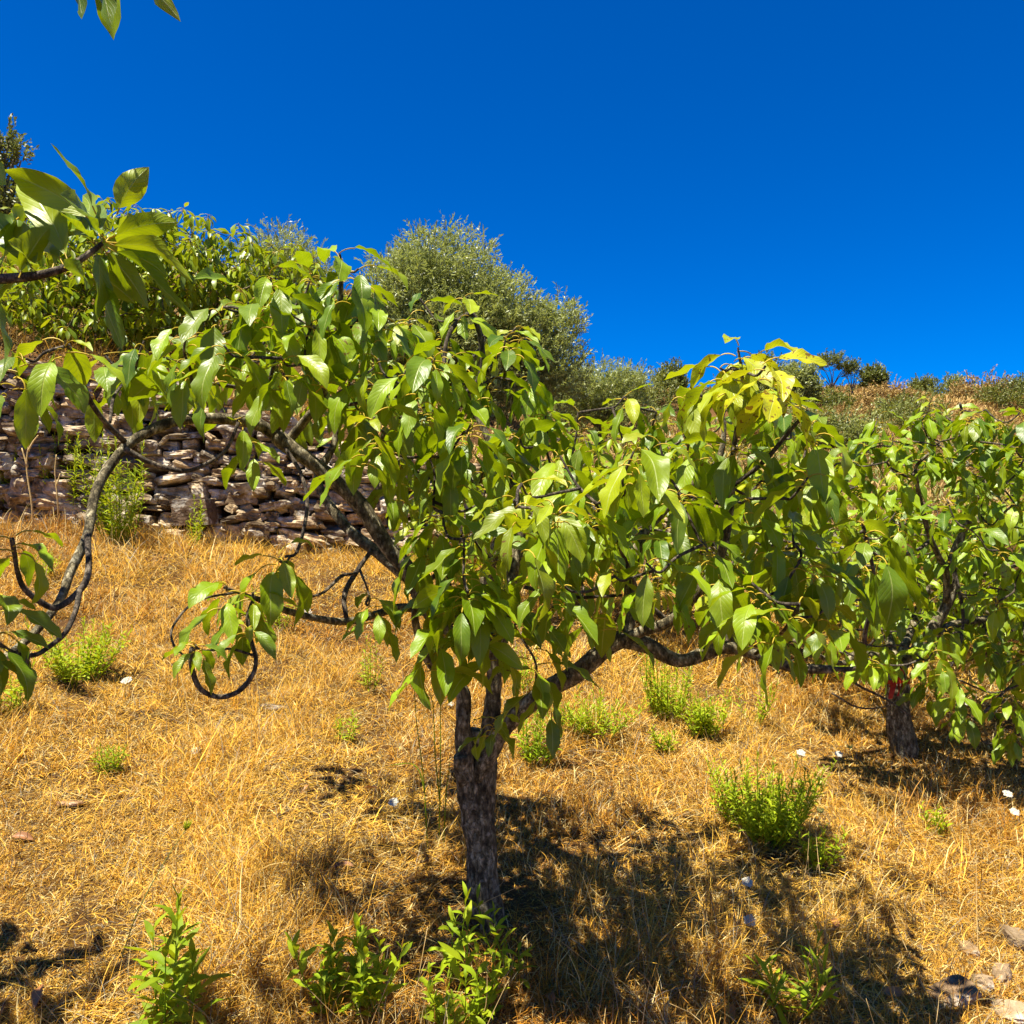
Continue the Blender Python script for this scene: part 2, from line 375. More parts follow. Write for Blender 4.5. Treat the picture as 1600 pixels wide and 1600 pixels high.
def whorls(g, tips, per=(7, 10), Lr=(0.15, 0.21), hang=1.0, hi=True, yellow=None, rg=rng, size=None):
    """rosettes of drooping leaves at shoot tips"""
    B = []; A = [[] for _ in range(10)]; tn = []
    for i, t in enumerate(tips):
        k = int(rg.integers(per[0], per[1] + 1)); a0 = rg.uniform(0, 6.28); sc = 1.0 if size is None else size[i]
        young = rg.random() < 0.22; cl = rg.uniform(0.0, 0.9); sh = rg.uniform(0.03, 0.15); sx = rg.normal(0, .35, 3)
        yl = 0.0 if yellow is None else yellow[i]
        for j in range(k):
            f = j / max(k - 1, 1)
            ph = a0 + j * 2.4 + rg.normal(0, 0.2)
            droop = hang * rg.uniform(0.75, 1.12)
            A[0].append(ph); A[1].append(rad(rg.uniform(15, 70) * (1 - 0.5 * f)))
            p0 = rad(-43 * droop + rg.normal(0, 17) + (30 if f < 0.2 else 0)); A[2].append(p0)
            A[3].append(p0 - rad(rg.uniform(12, 58) * hang))
            Ln = rg.uniform(*Lr) * sc * (0.62 if (young and f < 0.3) else rg.uniform(.78, 1.08)); A[4].append(Ln)
            A[5].append(Ln * rg.uniform(0.33, 0.45)); A[6].append(rg.uniform(0.025, 0.06) * sc)
            A[7].append(rg.normal(0, 0.42)); A[8].append(rad(rg.uniform(4, 30)))
            B.append(t + (np.array((0, 0, -1.0)) + sx * (1, 1, 0)) * sh * f * sc + rg.normal(0, 0.004, 3))
            y = np.clip(yl + (0.30 if young and f < .4 else 0.0) + rg.normal(0.03, 0.10), 0, 1)
            tn.append((y, np.clip(cl + rg.normal(0, 0.25), 0, 1), 0.97 if (yl > .5) else (0.96 if rg.random() < 0.06 else 0.4)))
    A = [np.array(a) for a in A[:9]]
    leaves(g, np.array(B), A[0], A[1], A[2], A[3], A[4], A[5], A[6], A[7], A[8], np.array(tn),
           nu=11 if hi else 5, nv=5 if hi else 3, pettube=True, petr=0.0022 if hi else 0.003, rg=rg, wave=0.10 if hi else 0.03)

def grow_twigs(parent, nodes, tips, r_tip=0.0035, r_base=0.009, sides=6, rg=rng, sag=0.0, knob=0.1):
    """join every tip to the nearest wood, each new twig becoming wood in turn"""
    nodes = [np.array(x) for x in nodes]; tips = [np.array(t) for t in tips]; left = list(range(len(tips)))
    NA = np.array(nodes); TA = np.array(tips)
    def cost(NA_, t):
        d = np.linalg.norm(NA_ - t, axis=-1); return d + 0.35 * np.maximum(NA_[..., 2] - t[..., 2], 0)
    best = np.full(len(tips), 1e9); bi = np.zeros(len(tips), int)
    for i, t in enumerate(TA):
        c = cost(NA, t); bi[i] = np.argmin(c); best[i] = c[bi[i]]
    todo = np.ones(len(tips), bool); comp = np.arange(len(NA)); geos = {}; cnt = {}
    while todo.any():
        i = int(np.argmin(np.where(todo, best, 1e9))); todo[i] = False
        a = NA[bi[i]]; b = TA[i]; D = b - a; L = np.linalg.norm(D)
        if L < 0.01: continue
        hor = D * np.array((1, 1, 0.0)); 
        m1 = a + D * 0.35 + np.array((0, 0, -0.10 * L)) + hor * 0.12 + rg.normal(0, 0.05 * L, 3)
        m2 = a + D * 0.72 + np.array((0, 0, -0.13 * L)) + hor * 0.06 + rg.normal(0, 0.035 * L, 3)
        pts = catmull([a, m1, m2, b], 5)
        rb = min(r_base, r_tip + 0.010 * L)
        cid = int(comp[bi[i]]); geos.setdefault(cid, Geo()); cnt[cid] = cnt.get(cid, 0) + 1
        tube(geos[cid], pts, np.linspace(rb, r_tip, len(pts)), sides, 0, None, knob, i * 1.7)
        new = pts[3::3]; comp = np.concatenate([comp, np.full(len(new), cid)])
        k0 = len(NA); NA = np.vstack([NA, new])
        for q in np.nonzero(todo)[0]:
            c = cost(new, TA[q]); j = int(np.argmin(c))
            if c[j] < best[q]: best[q] = c[j]; bi[q] = k0 + j
    for cid in geos: geos[cid].build('branch', [M_twig], parent)

def in_poly(x, y, poly):
    c = False; n = len(poly)
    for i in range(n):
        x1, y1 = poly[i]; x2, y2 = poly[(i + 1) % n]
        if (y1 > y) != (y2 > y) and x < (x2 - x1) * (y - y1) / (y2 - y1) + x1: c = not c
    return c

def fill_tips(n, sample, existing, mind, rg, tries=60):
    out = [np.array(e) for e in existing]; add = []
    k = 0
    while len(add) < n and k < n * tries:
        k += 1; t = sample()
        if t is None: continue
        A = np.array(out) if out else np.zeros((0, 3))
        if len(A) and np.min(np.linalg.norm(A - t, axis=1)) < mind: continue
        out.append(t); add.append(t)
    return add

def limb(poly, d0, d1, r0, r1, sub=5):
    """polyline of picture points, depth and radius run from the first to the second value"""
    p = np.array(poly, float); L = np.concatenate([[0], np.cumsum(np.linalg.norm(np.diff(p, axis=0), axis=1))]); t = L / L[-1]
    pts = np.array([P(x, y, d0 + (d1 - d0) * k) for (x, y), k in zip(p, t)])
    c = catmull(pts, sub); s = np.linspace(0, 1, len(c)); return c, r0 + (r1 - r0) * s

def avocado(name, label, base, limbs, twigs_, tips, tipsize, yellow, per, Lr, hi, trunk, seed, group=None, sides=10, knob=0.18, twk=None, hang=1.0):
    rg = np.random.default_rng(seed)
    t = empty(name, base, label, 'tree', group)
    g = Geo(); nodes = []
    for i, (c, r) in enumerate(trunk): tube(g, c, r, 22 if hi else 10, 0, None, knob * 1.8, seed + i * 3.1)
    g.build('trunk', [M_bark], t)
    for i, (c, r) in enumerate(limbs):
        g = Geo(); tube(g, c, r, sides, 0, None, knob, seed + 7 + i * 2.3); g.build('limb', [M_bark if r[0] > 0.0135 else M_twig], t)
        nodes += [x for x in c[2::3]]
    for i, (c, r) in enumerate(twigs_):
        g = Geo(); tube(g, c, r, 9, 0, None, 0.32, seed + 60 + i * 1.3); nodes += [x for x in c[::3]]; g.build('branch', [M_twig], t)
    kw = twk or {}
    grow_twigs(t, nodes, tips, rg=rg, **kw)
    g = Geo(); whorls(g, tips, per, Lr, hang, hi, yellow, rg, tipsize)
    g.build('foliage', [M_leaf if hi else M_leaf_far, M_pet], t)
    return t

# ------------------------------------------------------------------ ground sheet
def axis(lo, hi, c, n, fine):
    t = np.linspace(-1, 1, n); w = np.sign(t) * (fine * np.abs(t) + (1 - fine) * np.abs(t) ** 3.2)
    return np.where(w < 0, c + w * (c - lo), c + w * (hi - c))
gx = axis(-240, 240, 0.0, 420, 0.022); gy = axis(-60, 320, 4.5, 560, 0.018)
extra = np.linspace(8.4, 10.6, 60); gy = np.unique(np.concatenate([gy, extra]))
X, Y = np.meshgrid(gx, gy); Z = height(X, Y)
gi = np.arange(X.size).reshape(X.shape)
q = np.stack([gi[:-1, :-1], gi[:-1, 1:], gi[1:, 1:], gi[1:, :-1]], -1).reshape(-1, 4)
gnd = mesh_obj('ground', np.stack([X, Y, Z], -1).reshape(-1, 3), q.ravel(), np.full(len(q), 4), [M_ground])
tag(gnd, 'sloping orchard ground of dry brown soil rising to a hillside', 'ground', kind='structure')

# ------------------------------------------------------------------ dry stone wall
def stone_mat():
    m, nt, n, l = new_mat('wall_stone')
    tc = n.new('ShaderNodeTexCoord'); co = tc.outputs['Object']
    at = N(n, 'ShaderNodeAttribute', attribute_name='tint')
    a = N(n, 'ShaderNodeTexNoise', _Scale=9.0, _Detail=7.0, _Roughness=0.65); l.new(co, a.inputs['Vector'])
    b = N(n, 'ShaderNodeTexNoise', _Scale=4.0, _Detail=6.0, _Roughness=0.7); l.new(co, b.inputs['Vector'])
    w = N(n, 'ShaderNodeTexWave', wave_type='BANDS', bands_direction='Z', _Scale=9.0, _Distortion=9.0, _Detail=4.0); l.new(co, w.inputs['Vector'])
    r = ramp(n, [(0.30, (0.08, 0.052, 0.028)), (0.5, (0.30, 0.235, 0.15)), (0.66, (0.56, 0.49, 0.36))]); l.new(a.outputs[0], r.inputs[0])
    c = mixc(n, l, 1.0, r.outputs[0], at.outputs['Color'], 'MULTIPLY')
    lm = mth(n, l, 'MULTIPLY', mth(n, l, 'MINIMUM', mth(n, l, 'MULTIPLY', mth(n, l, 'MAXIMUM', mth(n, l, 'SUBTRACT', b.outputs[0], 0.53), 0.0), 16.0), 1.0), 0.6)
    c = mixc(n, l, lm, c, (0.56, 0.52, 0.42))
    bs = n.new('ShaderNodeBsdfPrincipled'); bs.inputs['Roughness'].default_value = 0.9; bs.inputs['Specular IOR Level'].default_value = 0.2
    l.new(c, bs.inputs['Base Color'])
    h = mth(n, l, 'ADD', a.outputs[0], mth(n, l, 'MULTIPLY', w.outputs[0], 0.04))
    bp = N(n, 'ShaderNodeBump', _Strength=1.0, _Distance=0.03); l.new(h, bp.inputs['Height']); l.new(bp.outputs[0], bs.inputs['Normal'])
    out = n.new('ShaderNodeOutputMaterial'); l.new(bs.outputs[0], out.inputs[0])
    return m
M_stone = stone_mat()

def stone_template(k=4):
    t = np.linspace(-1, 1, k + 1); V = []; Q = []; 
    for ax in range(3):
        for sg in (-1, 1):
            o = len(V)
            for a in t:
                for b in t:
                    p = [0, 0, 0]; p[ax] = sg; p[(ax + 1) % 3] = a; p[(ax + 2) % 3] = b; V.append(p)
            for i in range(k):
                for j in range(k):
                    q_ = [o + i * (k + 1) + j, o + (i + 1) * (k + 1) + j, o + (i + 1) * (k + 1) + j + 1, o + i * (k + 1) + j + 1]
                    Q.append(q_ if sg > 0 else q_[::-1])
    V = np.array(V, float); key = np.round(V * 1000).astype(int); u, inv = np.unique(key, axis=0, return_inverse=True); inv = inv.ravel()
    first = np.array([np.nonzero(inv == i)[0][0] for i in range(len(u))])
    return V[first], inv[np.array(Q)]
SV, SQ = stone_template(6)

def stone(g, c, size, rot, seed, tint, rough=0.13, box=0.55):
    n = np.linalg.norm(SV, axis=1)[:, None]; p = SV * (1 - box) / n * 1.15 + SV * box
    p = p * (1 + rough * 1.6 * (noise2(SV[:, 0] * 1.3 + seed * 3.7, SV[:, 2] * 1.3 + SV[:, 1] + seed, seed)[:, None]
                          + 0.5 * noise2(SV[:, 0] * 3.1 + seed * 1.7, SV[:, 2] * 3.1 + SV[:, 1] * 2, seed + 5)[:, None]))
    p = p * np.array(size) * 0.5; p[:, 1] += p[:, 0] * rng.normal(0, .15)
    sh = (rng.random(2) - 0.5) * 0.35; p[:, 0] += p[:, 2] * sh[0] * 1.5; p[:, 2] += p[:, 0] * sh[1] * 0.3
    rx, ry, rz = rot
    for a, (i, j) in ((rx, (1, 2)), (ry, (2, 0)), (rz, (0, 1))):
        ca, sa = math.cos(a), math.sin(a); u, v = p[:, i].copy(), p[:, j].copy(); p[:, i] = ca * u - sa * v; p[:, j] = sa * u + ca * v
    g.add(p + c, SQ.ravel(), np.full(len(SQ), 4), 0, None, tint)

wall = empty('stone_wall', (-3.5, 9.0, float(height(-3.5, 8.8))), 'old dry stone terrace wall of grey slabs behind the avocado trees', 'wall')
g = Geo(); k = 0; block = None
z_off = 0.0
while z_off < 2.0:
    rowh = rng.uniform(0.07, 0.17); x = -9.5 + rng.uniform(0, 0.3)
    while x < 4.5:
        w = rng.uniform(0.14, 0.50) * (1.2 if rowh < .10 else 0.9); xc = x + w / 2
        h0 = float(near_h(xc, wall_y(xc))) - 0.08; top = h0 + float(wall_h(xc)) + 0.12 + 0.12 * float(noise2(xc * 2, 0, 9))
        zz = h0 + z_off + rowh / 2 + 0.07 * math.sin(xc * 1.3) + 0.14 * float(noise2(xc * 1.3, z_off * 2, 4)) + rng.normal(0, .018)
        hh = rowh * rng.uniform(0.6, 1.35)
        in_block = abs(xc + 3.5) < 0.25 and abs(zz - 1.58) < 0.14
        if zz < top and not in_block and rng.random() > 0.03:
            lean = 0.16 * z_off
            yc = float(wall_y(xc)) - 0.02 + lean * 0.4 + rng.normal(0, 0.035) - (0.1 if rng.random() < .07 else 0)
            br = rng.uniform(0.38, 1.2); wm = rng.uniform(0.04, 0.16)
            stone(g, np.array((xc, yc, zz)), (w * 0.97, rng.uniform(0.28, 0.42), hh * 0.98), (rng.normal(0, .16), rng.normal(0, 0.12), rng.normal(0, 0.2)),
                  k * 0.37, (br * (1 + wm), br, br * (1 - wm * 1.5)), 0.22, rng.uniform(0.45, 0.8))
            k += 1
        x += w + rng.uniform(-0.01, 0.02)
    z_off += rowh * 0.92
for i in range(520):
    xc = rng.uniform(-9, 4); h0 = float(near_h(xc, wall_y(xc))); zz = h0 + rng.uniform(0, 1) * float(wall_h(xc)); s_ = rng.uniform(.05, .14)
    stone(g, np.array((xc, float(wall_y(xc)) - 0.12 + (zz - h0) * .06 + rng.normal(0, .02), zz)), (s_ * rng.uniform(.8, 1.8), s_, s_ * rng.uniform(.35, .9)), tuple(rng.normal(0, .35, 3)), 900 + i * .71, tuple(rng.uniform(.4, 1.2) * np.array((1.1, 1, .8))), .25, rng.uniform(.5, .9))
g.build('stones', [M_stone], wall, smooth=False)
g = Geo(); stone(g, np.array((-3.53, 8.93, 1.60)), (0.42, 0.36, 0.29), (0.03, 0.02, -0.12), 3.3, (0.42, 0.33, 0.28), 0.05, 0.92)
b = g.build('corner_block', [M_stone], wall, smooth=False); b['label'] = 'dark brown squared block'

# ------------------------------------------------------------------ dry grass (nobody could count it)
def grass_mat():
    m, nt, n, l = new_mat('dry_straw')
    at = N(n, 'ShaderNodeAttribute', attribute_name='tint')
    bs = n.new('ShaderNodeBsdfPrincipled'); bs.inputs['Roughness'].default_value = 0.6; bs.inputs['Specular IOR Level'].default_value = 0.25
    l.new(at.outputs['Color'], bs.inputs['Base Color'])
    tr = n.new('ShaderNodeBsdfTranslucent'); l.new(at.outputs['Color'], tr.inputs[0]); mx = n.new('ShaderNodeMixShader'); mx.inputs[0].default_value = 0.25
    out = n.new('ShaderNodeOutputMaterial'); l.new(bs.outputs[0], mx.inputs[1]); l.new(tr.outputs[0], mx.inputs[2]); l.new(mx.outputs[0], out.inputs[0])
    return m
M_straw = grass_mat()

def blades(x, y, L, W, pitch0, pitch1, az, col, rg):
    n = len(x); z = height(x, y)
    segs = 4; C = np.stack([x, y, z - 0.004], -1); V = np.zeros((n, segs * 2 + 1, 3)); ph = az
    sw = rg.normal(0, 1.1, n)
    view = np.stack([np.cos(az + rg.normal(0, 1.0, n) + 1.57), np.sin(az + 1.57), 0 * az], -1)
    for k in range(segs + 1):
        p = pitch0 + (pitch1 - pitch0) * (k / segs)
        a = ph + sw * (k / segs)
        T = np.stack([np.cos(p) * np.cos(a), np.cos(p) * np.sin(a), np.sin(p)], -1)
        if k: C = C + T * (L / segs)[:, None]
        zmin = height(C[:, 0], C[:, 1]) + 0.002 if k in (2, 4) else None
        if zmin is not None: C[:, 2] = np.maximum(C[:, 2], zmin)
        if k < segs:
            w = W * (1 - 0.75 * k / segs) * 0.5; V[:, 2 * k] = C - view * w[:, None]; V[:, 2 * k + 1] = C + view * w[:, None]
        else: V[:, 2 * k] = C
    m = segs * 2 + 1; o = np.arange(n)[:, None] * m
    qs = np.concatenate([o + np.array([2 * k, 2 * k + 1, 2 * k + 3, 2 * k + 2]) for k in range(segs - 1)], 1)
    tri = o + np.array([2 * segs - 2, 2 * segs - 1, 2 * segs])
    loops = np.concatenate([qs, tri], 1).ravel(); sizes = np.tile(np.array([4] * (segs - 1) + [3]), n)
    return V.reshape(-1, 3), loops, sizes, np.repeat(col, m, 0)

def straw_colour(x, y, rg):
    n = len(x); t = np.clip(0.5 + 1.3 * fbm(x * 0.8, y * 0.8, 21) + rg.normal(0, 0.22, n), 0, 1)[:, None]
    a = np.array((0.48, 0.215, 0.020)); b = np.array((0.82, 0.50, 0.065)); c = a * (1 - t) + b * t
    dk = (rg.random(n) < 0.24)[:, None]; c = np.where(dk, c * np.array((0.5, 0.42, 0.4)), c)
    pl = (rg.random(n) < 0.20)[:, None]; c = np.where(pl, np.array((0.72, 0.56, 0.22)), c)
    gy_ = (rg.random(n) < 0.10)[:, None]; c = np.where(gy_, np.array((0.30, 0.25, 0.16)), c)
    return c * rg.uniform(0.5, 1.35, n)[:, None]

def grass_band(name, y0, y1, dens, wscale, lscale, seed, label):
    rg = np.random.default_rng(seed)
    hw = lambda y: 0.72 * y + 0.5
    n = int(dens * (y1 - y0) * 2 * hw((y0 + y1) / 2)); y = rg.uniform(y0, y1, n); x = rg.uniform(-1, 1, n) * hw(y)
    clump = fbm(x * 2.2, y * 2.2, 31) + 0.6 * fbm(x * 7, y * 7, 33, 2)
    up = rg.random(n) < 0.42
    keep = (rg.random(n) < np.where(up, np.clip(0.75 + 2.2 * clump, 0.08, 1), np.clip(0.92 + 0.7 * clump, 0.5, 1))) & (y < wall_y(x) - 0.12)
    x = x[keep]; y = y[keep]; clump = clump[keep]; up = up[keep]; n = len(x)
    L = np.where(up, rg.gamma(5, 0.019, n) * (1 + .6 * np.exp(-((x + .1) ** 2 + (y - 3.0) ** 2) / .6) + .7 * np.exp(-((x + 3.2) ** 2 / 2 + (y - 8.2) ** 2 / .6))), rg.uniform(0.05, 0.17, n)) * lscale; L = np.clip(L * (1 + 1.3 * np.clip(fbm(x * 1.9, y * 1.9, 47), -.5, .6)), 0.03, 0.36)
    W = rg.uniform(0.0018, 0.0046, n) * wscale
    p0 = np.where(up, rg.normal(1.15, 0.3, n), rg.uniform(0.0, 0.7, n)); p1 = np.where(up, p0 - rg.uniform(0.1, 2.0, n), rg.uniform(-0.7, 0.3, n))
    V, l, z, c = blades(x, y, L, W, p0, p1, rg.uniform(0, 6.28, n), straw_colour(x, y, rg), rg)
    o = mesh_obj(name, V, l, z, [M_straw], smooth=False, col=c)
    return tag(o, label, 'grass', kind='stuff')
grass_band('dry_grass', 1.5, 3.6, 26000, 1.0, 1.0, 101, 'golden dry grass matted over the near ground')
grass_band('dry_grass', 3.6, 6.0, 13500, 1.35, 1.0, 102, 'golden dry grass in the middle of the slope')
grass_band('dry_grass', 6.0, 10.2, 5500, 2.0, 1.25, 103, 'golden dry grass running up to the stone wall')

def strip_grass(name, n, b0, b1, L0, L1, seed, label):
    rg = np.random.default_rng(seed); x = rg.uniform(-8.5, 3.5, n); y = wall_y(x) + rg.uniform(b0, b1, n)
    k = rg.random(n) < np.clip(.5 + 2.2 * fbm(x * 1.7, y * 1.7, 63), .05, 1); x = x[k]; y = y[k]; n = len(x)
    p0 = rg.normal(1.2, .3, n); V, l, z, c = blades(x, y, rg.uniform(L0, L1, n), rg.uniform(.004, .008, n), p0, p0 - rg.uniform(.1, 2.2, n), rg.uniform(0, 6.28, n), straw_colour(x, y, rg) * .85, rg)
    return tag(mesh_obj(name, V, l, z, [M_straw], smooth=False, col=c), label, 'grass', kind='stuff')
strip_grass('dry_grass', 9000, .22, 1.6, .15, .5, 301, 'dry brown grass hanging over the top of the stone wall')
strip_grass('dry_grass', 6000, -.55, -.14, .10, .38, 302, 'tall dry grass standing along the foot of the stone wall')

# scrub and dry tussocks covering the hill behind (uncountable)
def tussocks(name, n, ymin, ymax, size, mat, seed, label, cond):
    rg = np.random.default_rng(seed); y = ymin + (ymax - ymin) * rg.random(n) ** 0.9; x = rg.uniform(-0.8, 0.8, n) * y
    ok = cond(x, y) & (y > wall_y(np.clip(x, -14, 14)) + 0.3); x = x[ok]; y = y[ok]; n = len(x); per = 7
    X = np.repeat(x, per) + rg.normal(0, 0.10, n * per); Yy = np.repeat(y, per) + rg.normal(0, 0.10, n * per)
    sc = np.repeat(size * (0.35 + y / 30) * rg.uniform(0.5, 1.3, n), per)
    g = Geo(); B = np.stack([X, Yy, height(X, Yy) - 0.02], -1); m = n * per
    c = np.repeat(np.clip(0.5 + 1.1 * fbm(x * .25, y * .25, 8) + rg.normal(0, .15, n), 0, 1), per)
    tint = np.stack([np.clip(np.repeat(rg.random(n), per) * 0.35 + rg.normal(0, .1, m), 0, 1), c, np.zeros(m)], -1)
    e = rg.uniform(0.5, 1.5, m)
    leaves(g, B, rg.uniform(0, 6.28, m), e, e, e - rg.uniform(0.2, 1.2, m), sc, sc * 0.13, np.full(m, 0.01), rg.normal(0, .5, m), np.full(m, .2), tint, nu=4, nv=2, pettube=False, rg=rg)
    return tag(g.build(name, [mat]), label, 'grass', kind='stuff')
tussocks('hillside_grass', 42000, 9.5, 85, 0.22, M_drybush, 201, 'tan and rust dry tussocks covering the hillside', lambda x, y: fbm(x * 0.12, y * 0.12, 77) > -0.35)

tussocks('hillside_scrub', 16000, 9.8, 90, 0.26, M_bush, 202, 'low olive green scrub in patches over the hillside', lambda x, y: fbm(x * 0.16, y * 0.16, 91) > 0.08)

# ------------------------------------------------------------------ the main avocado tree
c = lambda *a: limb(*a)
mt_trunk = [limb([(768, 1520), (762, 1470), (755, 1430), (748, 1370), (742, 1300), (737, 1240), (735, 1185), (745, 1140)], 3.03, 3.05, .048, .034, 12),
            c([(772, 1500), (770, 1440), (764, 1380), (760, 1310), (757, 1240), (764, 1160), (771, 1085), (776, 1015)], 3.06, 3.03, .042, .032),
            c([(742, 1300), (731, 1230), (726, 1180), (724, 1130), (724, 1085), (706, 1062)], 3.04, 3.0, .042, .022),
            c([(728, 1225), (721, 1200), (719, 1180)], 3.02, 2.98, .028, .024),
            c([(800, 1545), (779, 1500), (768, 1440)], 3.0, 3.04, .022, .028), c([(738, 1545), (748, 1500), (752, 1440)], 3.0, 3.03, .020, .028)]
mt_limbs = [
    c([(776, 1020), (762, 1003), (735, 1000), (695, 985), (662, 940), (638, 893), (603, 850), (568, 795), (530, 757), (492, 727), (452, 697), (432, 681)], 3.03, 2.9, .035, .027),
    c([(432, 681), (400, 662), (350, 655), (290, 655), (240, 670), (200, 695), (167, 735), (147, 780), (137, 835), (112, 890), (92, 940), (52, 990), (0, 1032), (-70, 1070)], 2.9, 1.9, .022, .0085),
    c([(640, 905), (590, 863), (545, 828), (507, 777), (497, 742), (520, 700), (532, 650), (560, 600)], 3.2, 3.5, .027, .010),
    c([(745, 1215), (775, 1155), (805, 1120), (850, 1082), (900, 1052), (948, 1012), (975, 998)], 3.04, 2.85, .036, .034),
    c([(968, 1000), (1010, 1008), (1060, 1032), (1100, 1022), (1135, 1012), (1180, 1023), (1235, 1042), (1300, 1046)], 2.86, 2.75, .031, .014),
    c([(975, 1000), (1005, 985), (1044, 972), (1081, 939), (1125, 871), (1141, 792), (1143, 740), (1147, 699), (1155, 640), (1160, 590), (1154, 550)], 2.85, 2.4, .021, .0035),
    c([(970, 995), (982, 975), (985, 905), (1000, 845), (1030, 805), (1080, 760), (1115, 730), (1130, 690), (1125, 640), (1085, 612)], 2.9, 3.1, .026, .006),
    c([(948, 1005), (925, 980), (897, 939), (862, 889), (844, 852), (850, 805)], 2.85, 2.5, .015, .006),
    c([(778, 1015), (790, 960), (800, 900), (812, 830), (800, 760), (770, 700), (740, 640), (720, 618)], 3.03, 3.3, .030, .011),
    c([(575, 805), (590, 770), (617, 732), (650, 690), (648, 648), (637, 601), (634, 575)], 3.15, 2.9, .017, .006),
    c([(450, 690), (478, 655), (500, 629), (512, 590), (519, 551), (530, 501), (533, 442), (531, 402)], 2.93, 2.6, .016, .006),
    c([(652, 950), (620, 950), (580, 962), (540, 971), (500, 967), (450, 955), (405, 937)], 3.15, 2.5, .018, .010),
    c([(705, 1062), (672, 1035), (657, 1000), (648, 960), (660, 920), (700, 880)], 3.0, 2.75, .022, .007),
]
mt_twigs = [
    c([(137, 835), (137, 897), (122, 925), (94, 947), (75, 947), (40, 922), (28, 897), (22, 862), (18, 842)], 2.2, 1.9, .009, .0055),
    c([(124, 922), (119, 953), (103, 987), (78, 1010), (53, 1024), (19, 1019), (-10, 1000)], 2.1, 1.85, .007, .005),
    c([(45, 1024), (38, 1045), (20, 1030)], 1.9, 1.9, .005, .004),
    c([(716, 620), (744, 601), (755, 570), (752, 540), (748, 514), (738, 492), (719, 498), (700, 526), (694, 564), (694, 592)], 3.1, 2.9, .014, .008),
    c([(738, 492), (731, 480), (730, 466)], 2.93, 2.9, .006, .004),
    c([(716, 620), (705, 650), (697, 704), (725, 732), (741, 764)], 3.1, 3.1, .009, .008),
    c([(500, 629), (545, 632), (590, 620), (625, 600)], 2.85, 2.6, .008, .004),
    c([(519, 551), (497, 517), (487, 508)], 2.75, 2.7, .006, .004),
    c([(519, 548), (545, 515), (560, 500)], 2.75, 2.7, .006, .004),
    c([(1142, 761), (1190, 725), (1235, 672), (1262, 642)], 2.65, 2.4, .008, .005),
    c([(1141, 792), (1075, 775), (1060, 770)], 2.65, 2.6, .005, .003),
    c([(405, 937), (385, 930), (350, 918)], 2.5, 2.4, .008, .004),
    c([(300, 1012), (299, 1040), (312, 1075), (341, 1089), (372, 1081), (394, 1056), (400, 1028), (392, 1000), (387, 965), (395, 940)], 2.25, 2.4, .008, .006),
    c([(399, 1025), (360, 1014), (320, 1017), (305, 1010)], 2.35, 2.25, .004, .003),
    c([(372, 925), (306, 940), (270, 980), (272, 1009), (286, 1023)], 2.45, 2.3, .004, .003),
    c([(541, 966), (538, 930), (556, 895), (581, 859)], 2.95, 3.1, .010, .008),
    c([(556, 896), (534, 900), (506, 925), (481, 930), (459, 909), (437, 872)], 2.95, 2.6, .006, .005),
    c([(562, 890), (572, 915), (578, 935)], 2.95, 2.85, .005, .003),
    c([(195, 690), (165, 660), (140, 625), (128, 590), (120, 560), (107, 538)], 2.5, 2.2, .009, .004),
    c([(172, 660), (178, 620), (200, 590), (203, 572)], 2.45, 2.75, .005, .004),
    c([(195, 702), (240, 725), (290, 736), (330, 720), (355, 700), (372, 660)], 2.5, 2.7, .009, .005),
    c([(430, 680), (425, 640), (422, 600), (428, 560), (420, 520), (392, 475)], 2.9, 2.7, .010, .004),
    c([(420, 600), (385, 607), (340, 600), (300, 600)], 2.85, 2.6, .009, .005),
    c([(440, 690), (470, 740), (480, 790), (465, 860), (445, 870)], 2.9, 2.6, .008, .004),
    c([(819, 917), (894, 933), (972, 930)], 2.8, 2.8, .007, .005),
    c([(1044, 972), (1000, 930), (975, 870), (950, 815), (925, 783)], 2.85, 2.6, .009, .006),
    c([(1180, 1022), (1220, 990), (1240, 960), (1248, 944)], 2.75, 2.3, .006, .004),
    c([(745, 1180), (760, 1150), (772, 1128)], 3.0, 2.8, .006, .004),
    c([(835, 1090), (838, 1060), (838, 1042)], 2.95, 2.75, .006, .004),
    c([(1300, 1046), (1345, 1040), (1352, 985), (1368, 925), (1358, 860), (1348, 820)], 2.75, 2.5, .009, .005),
]
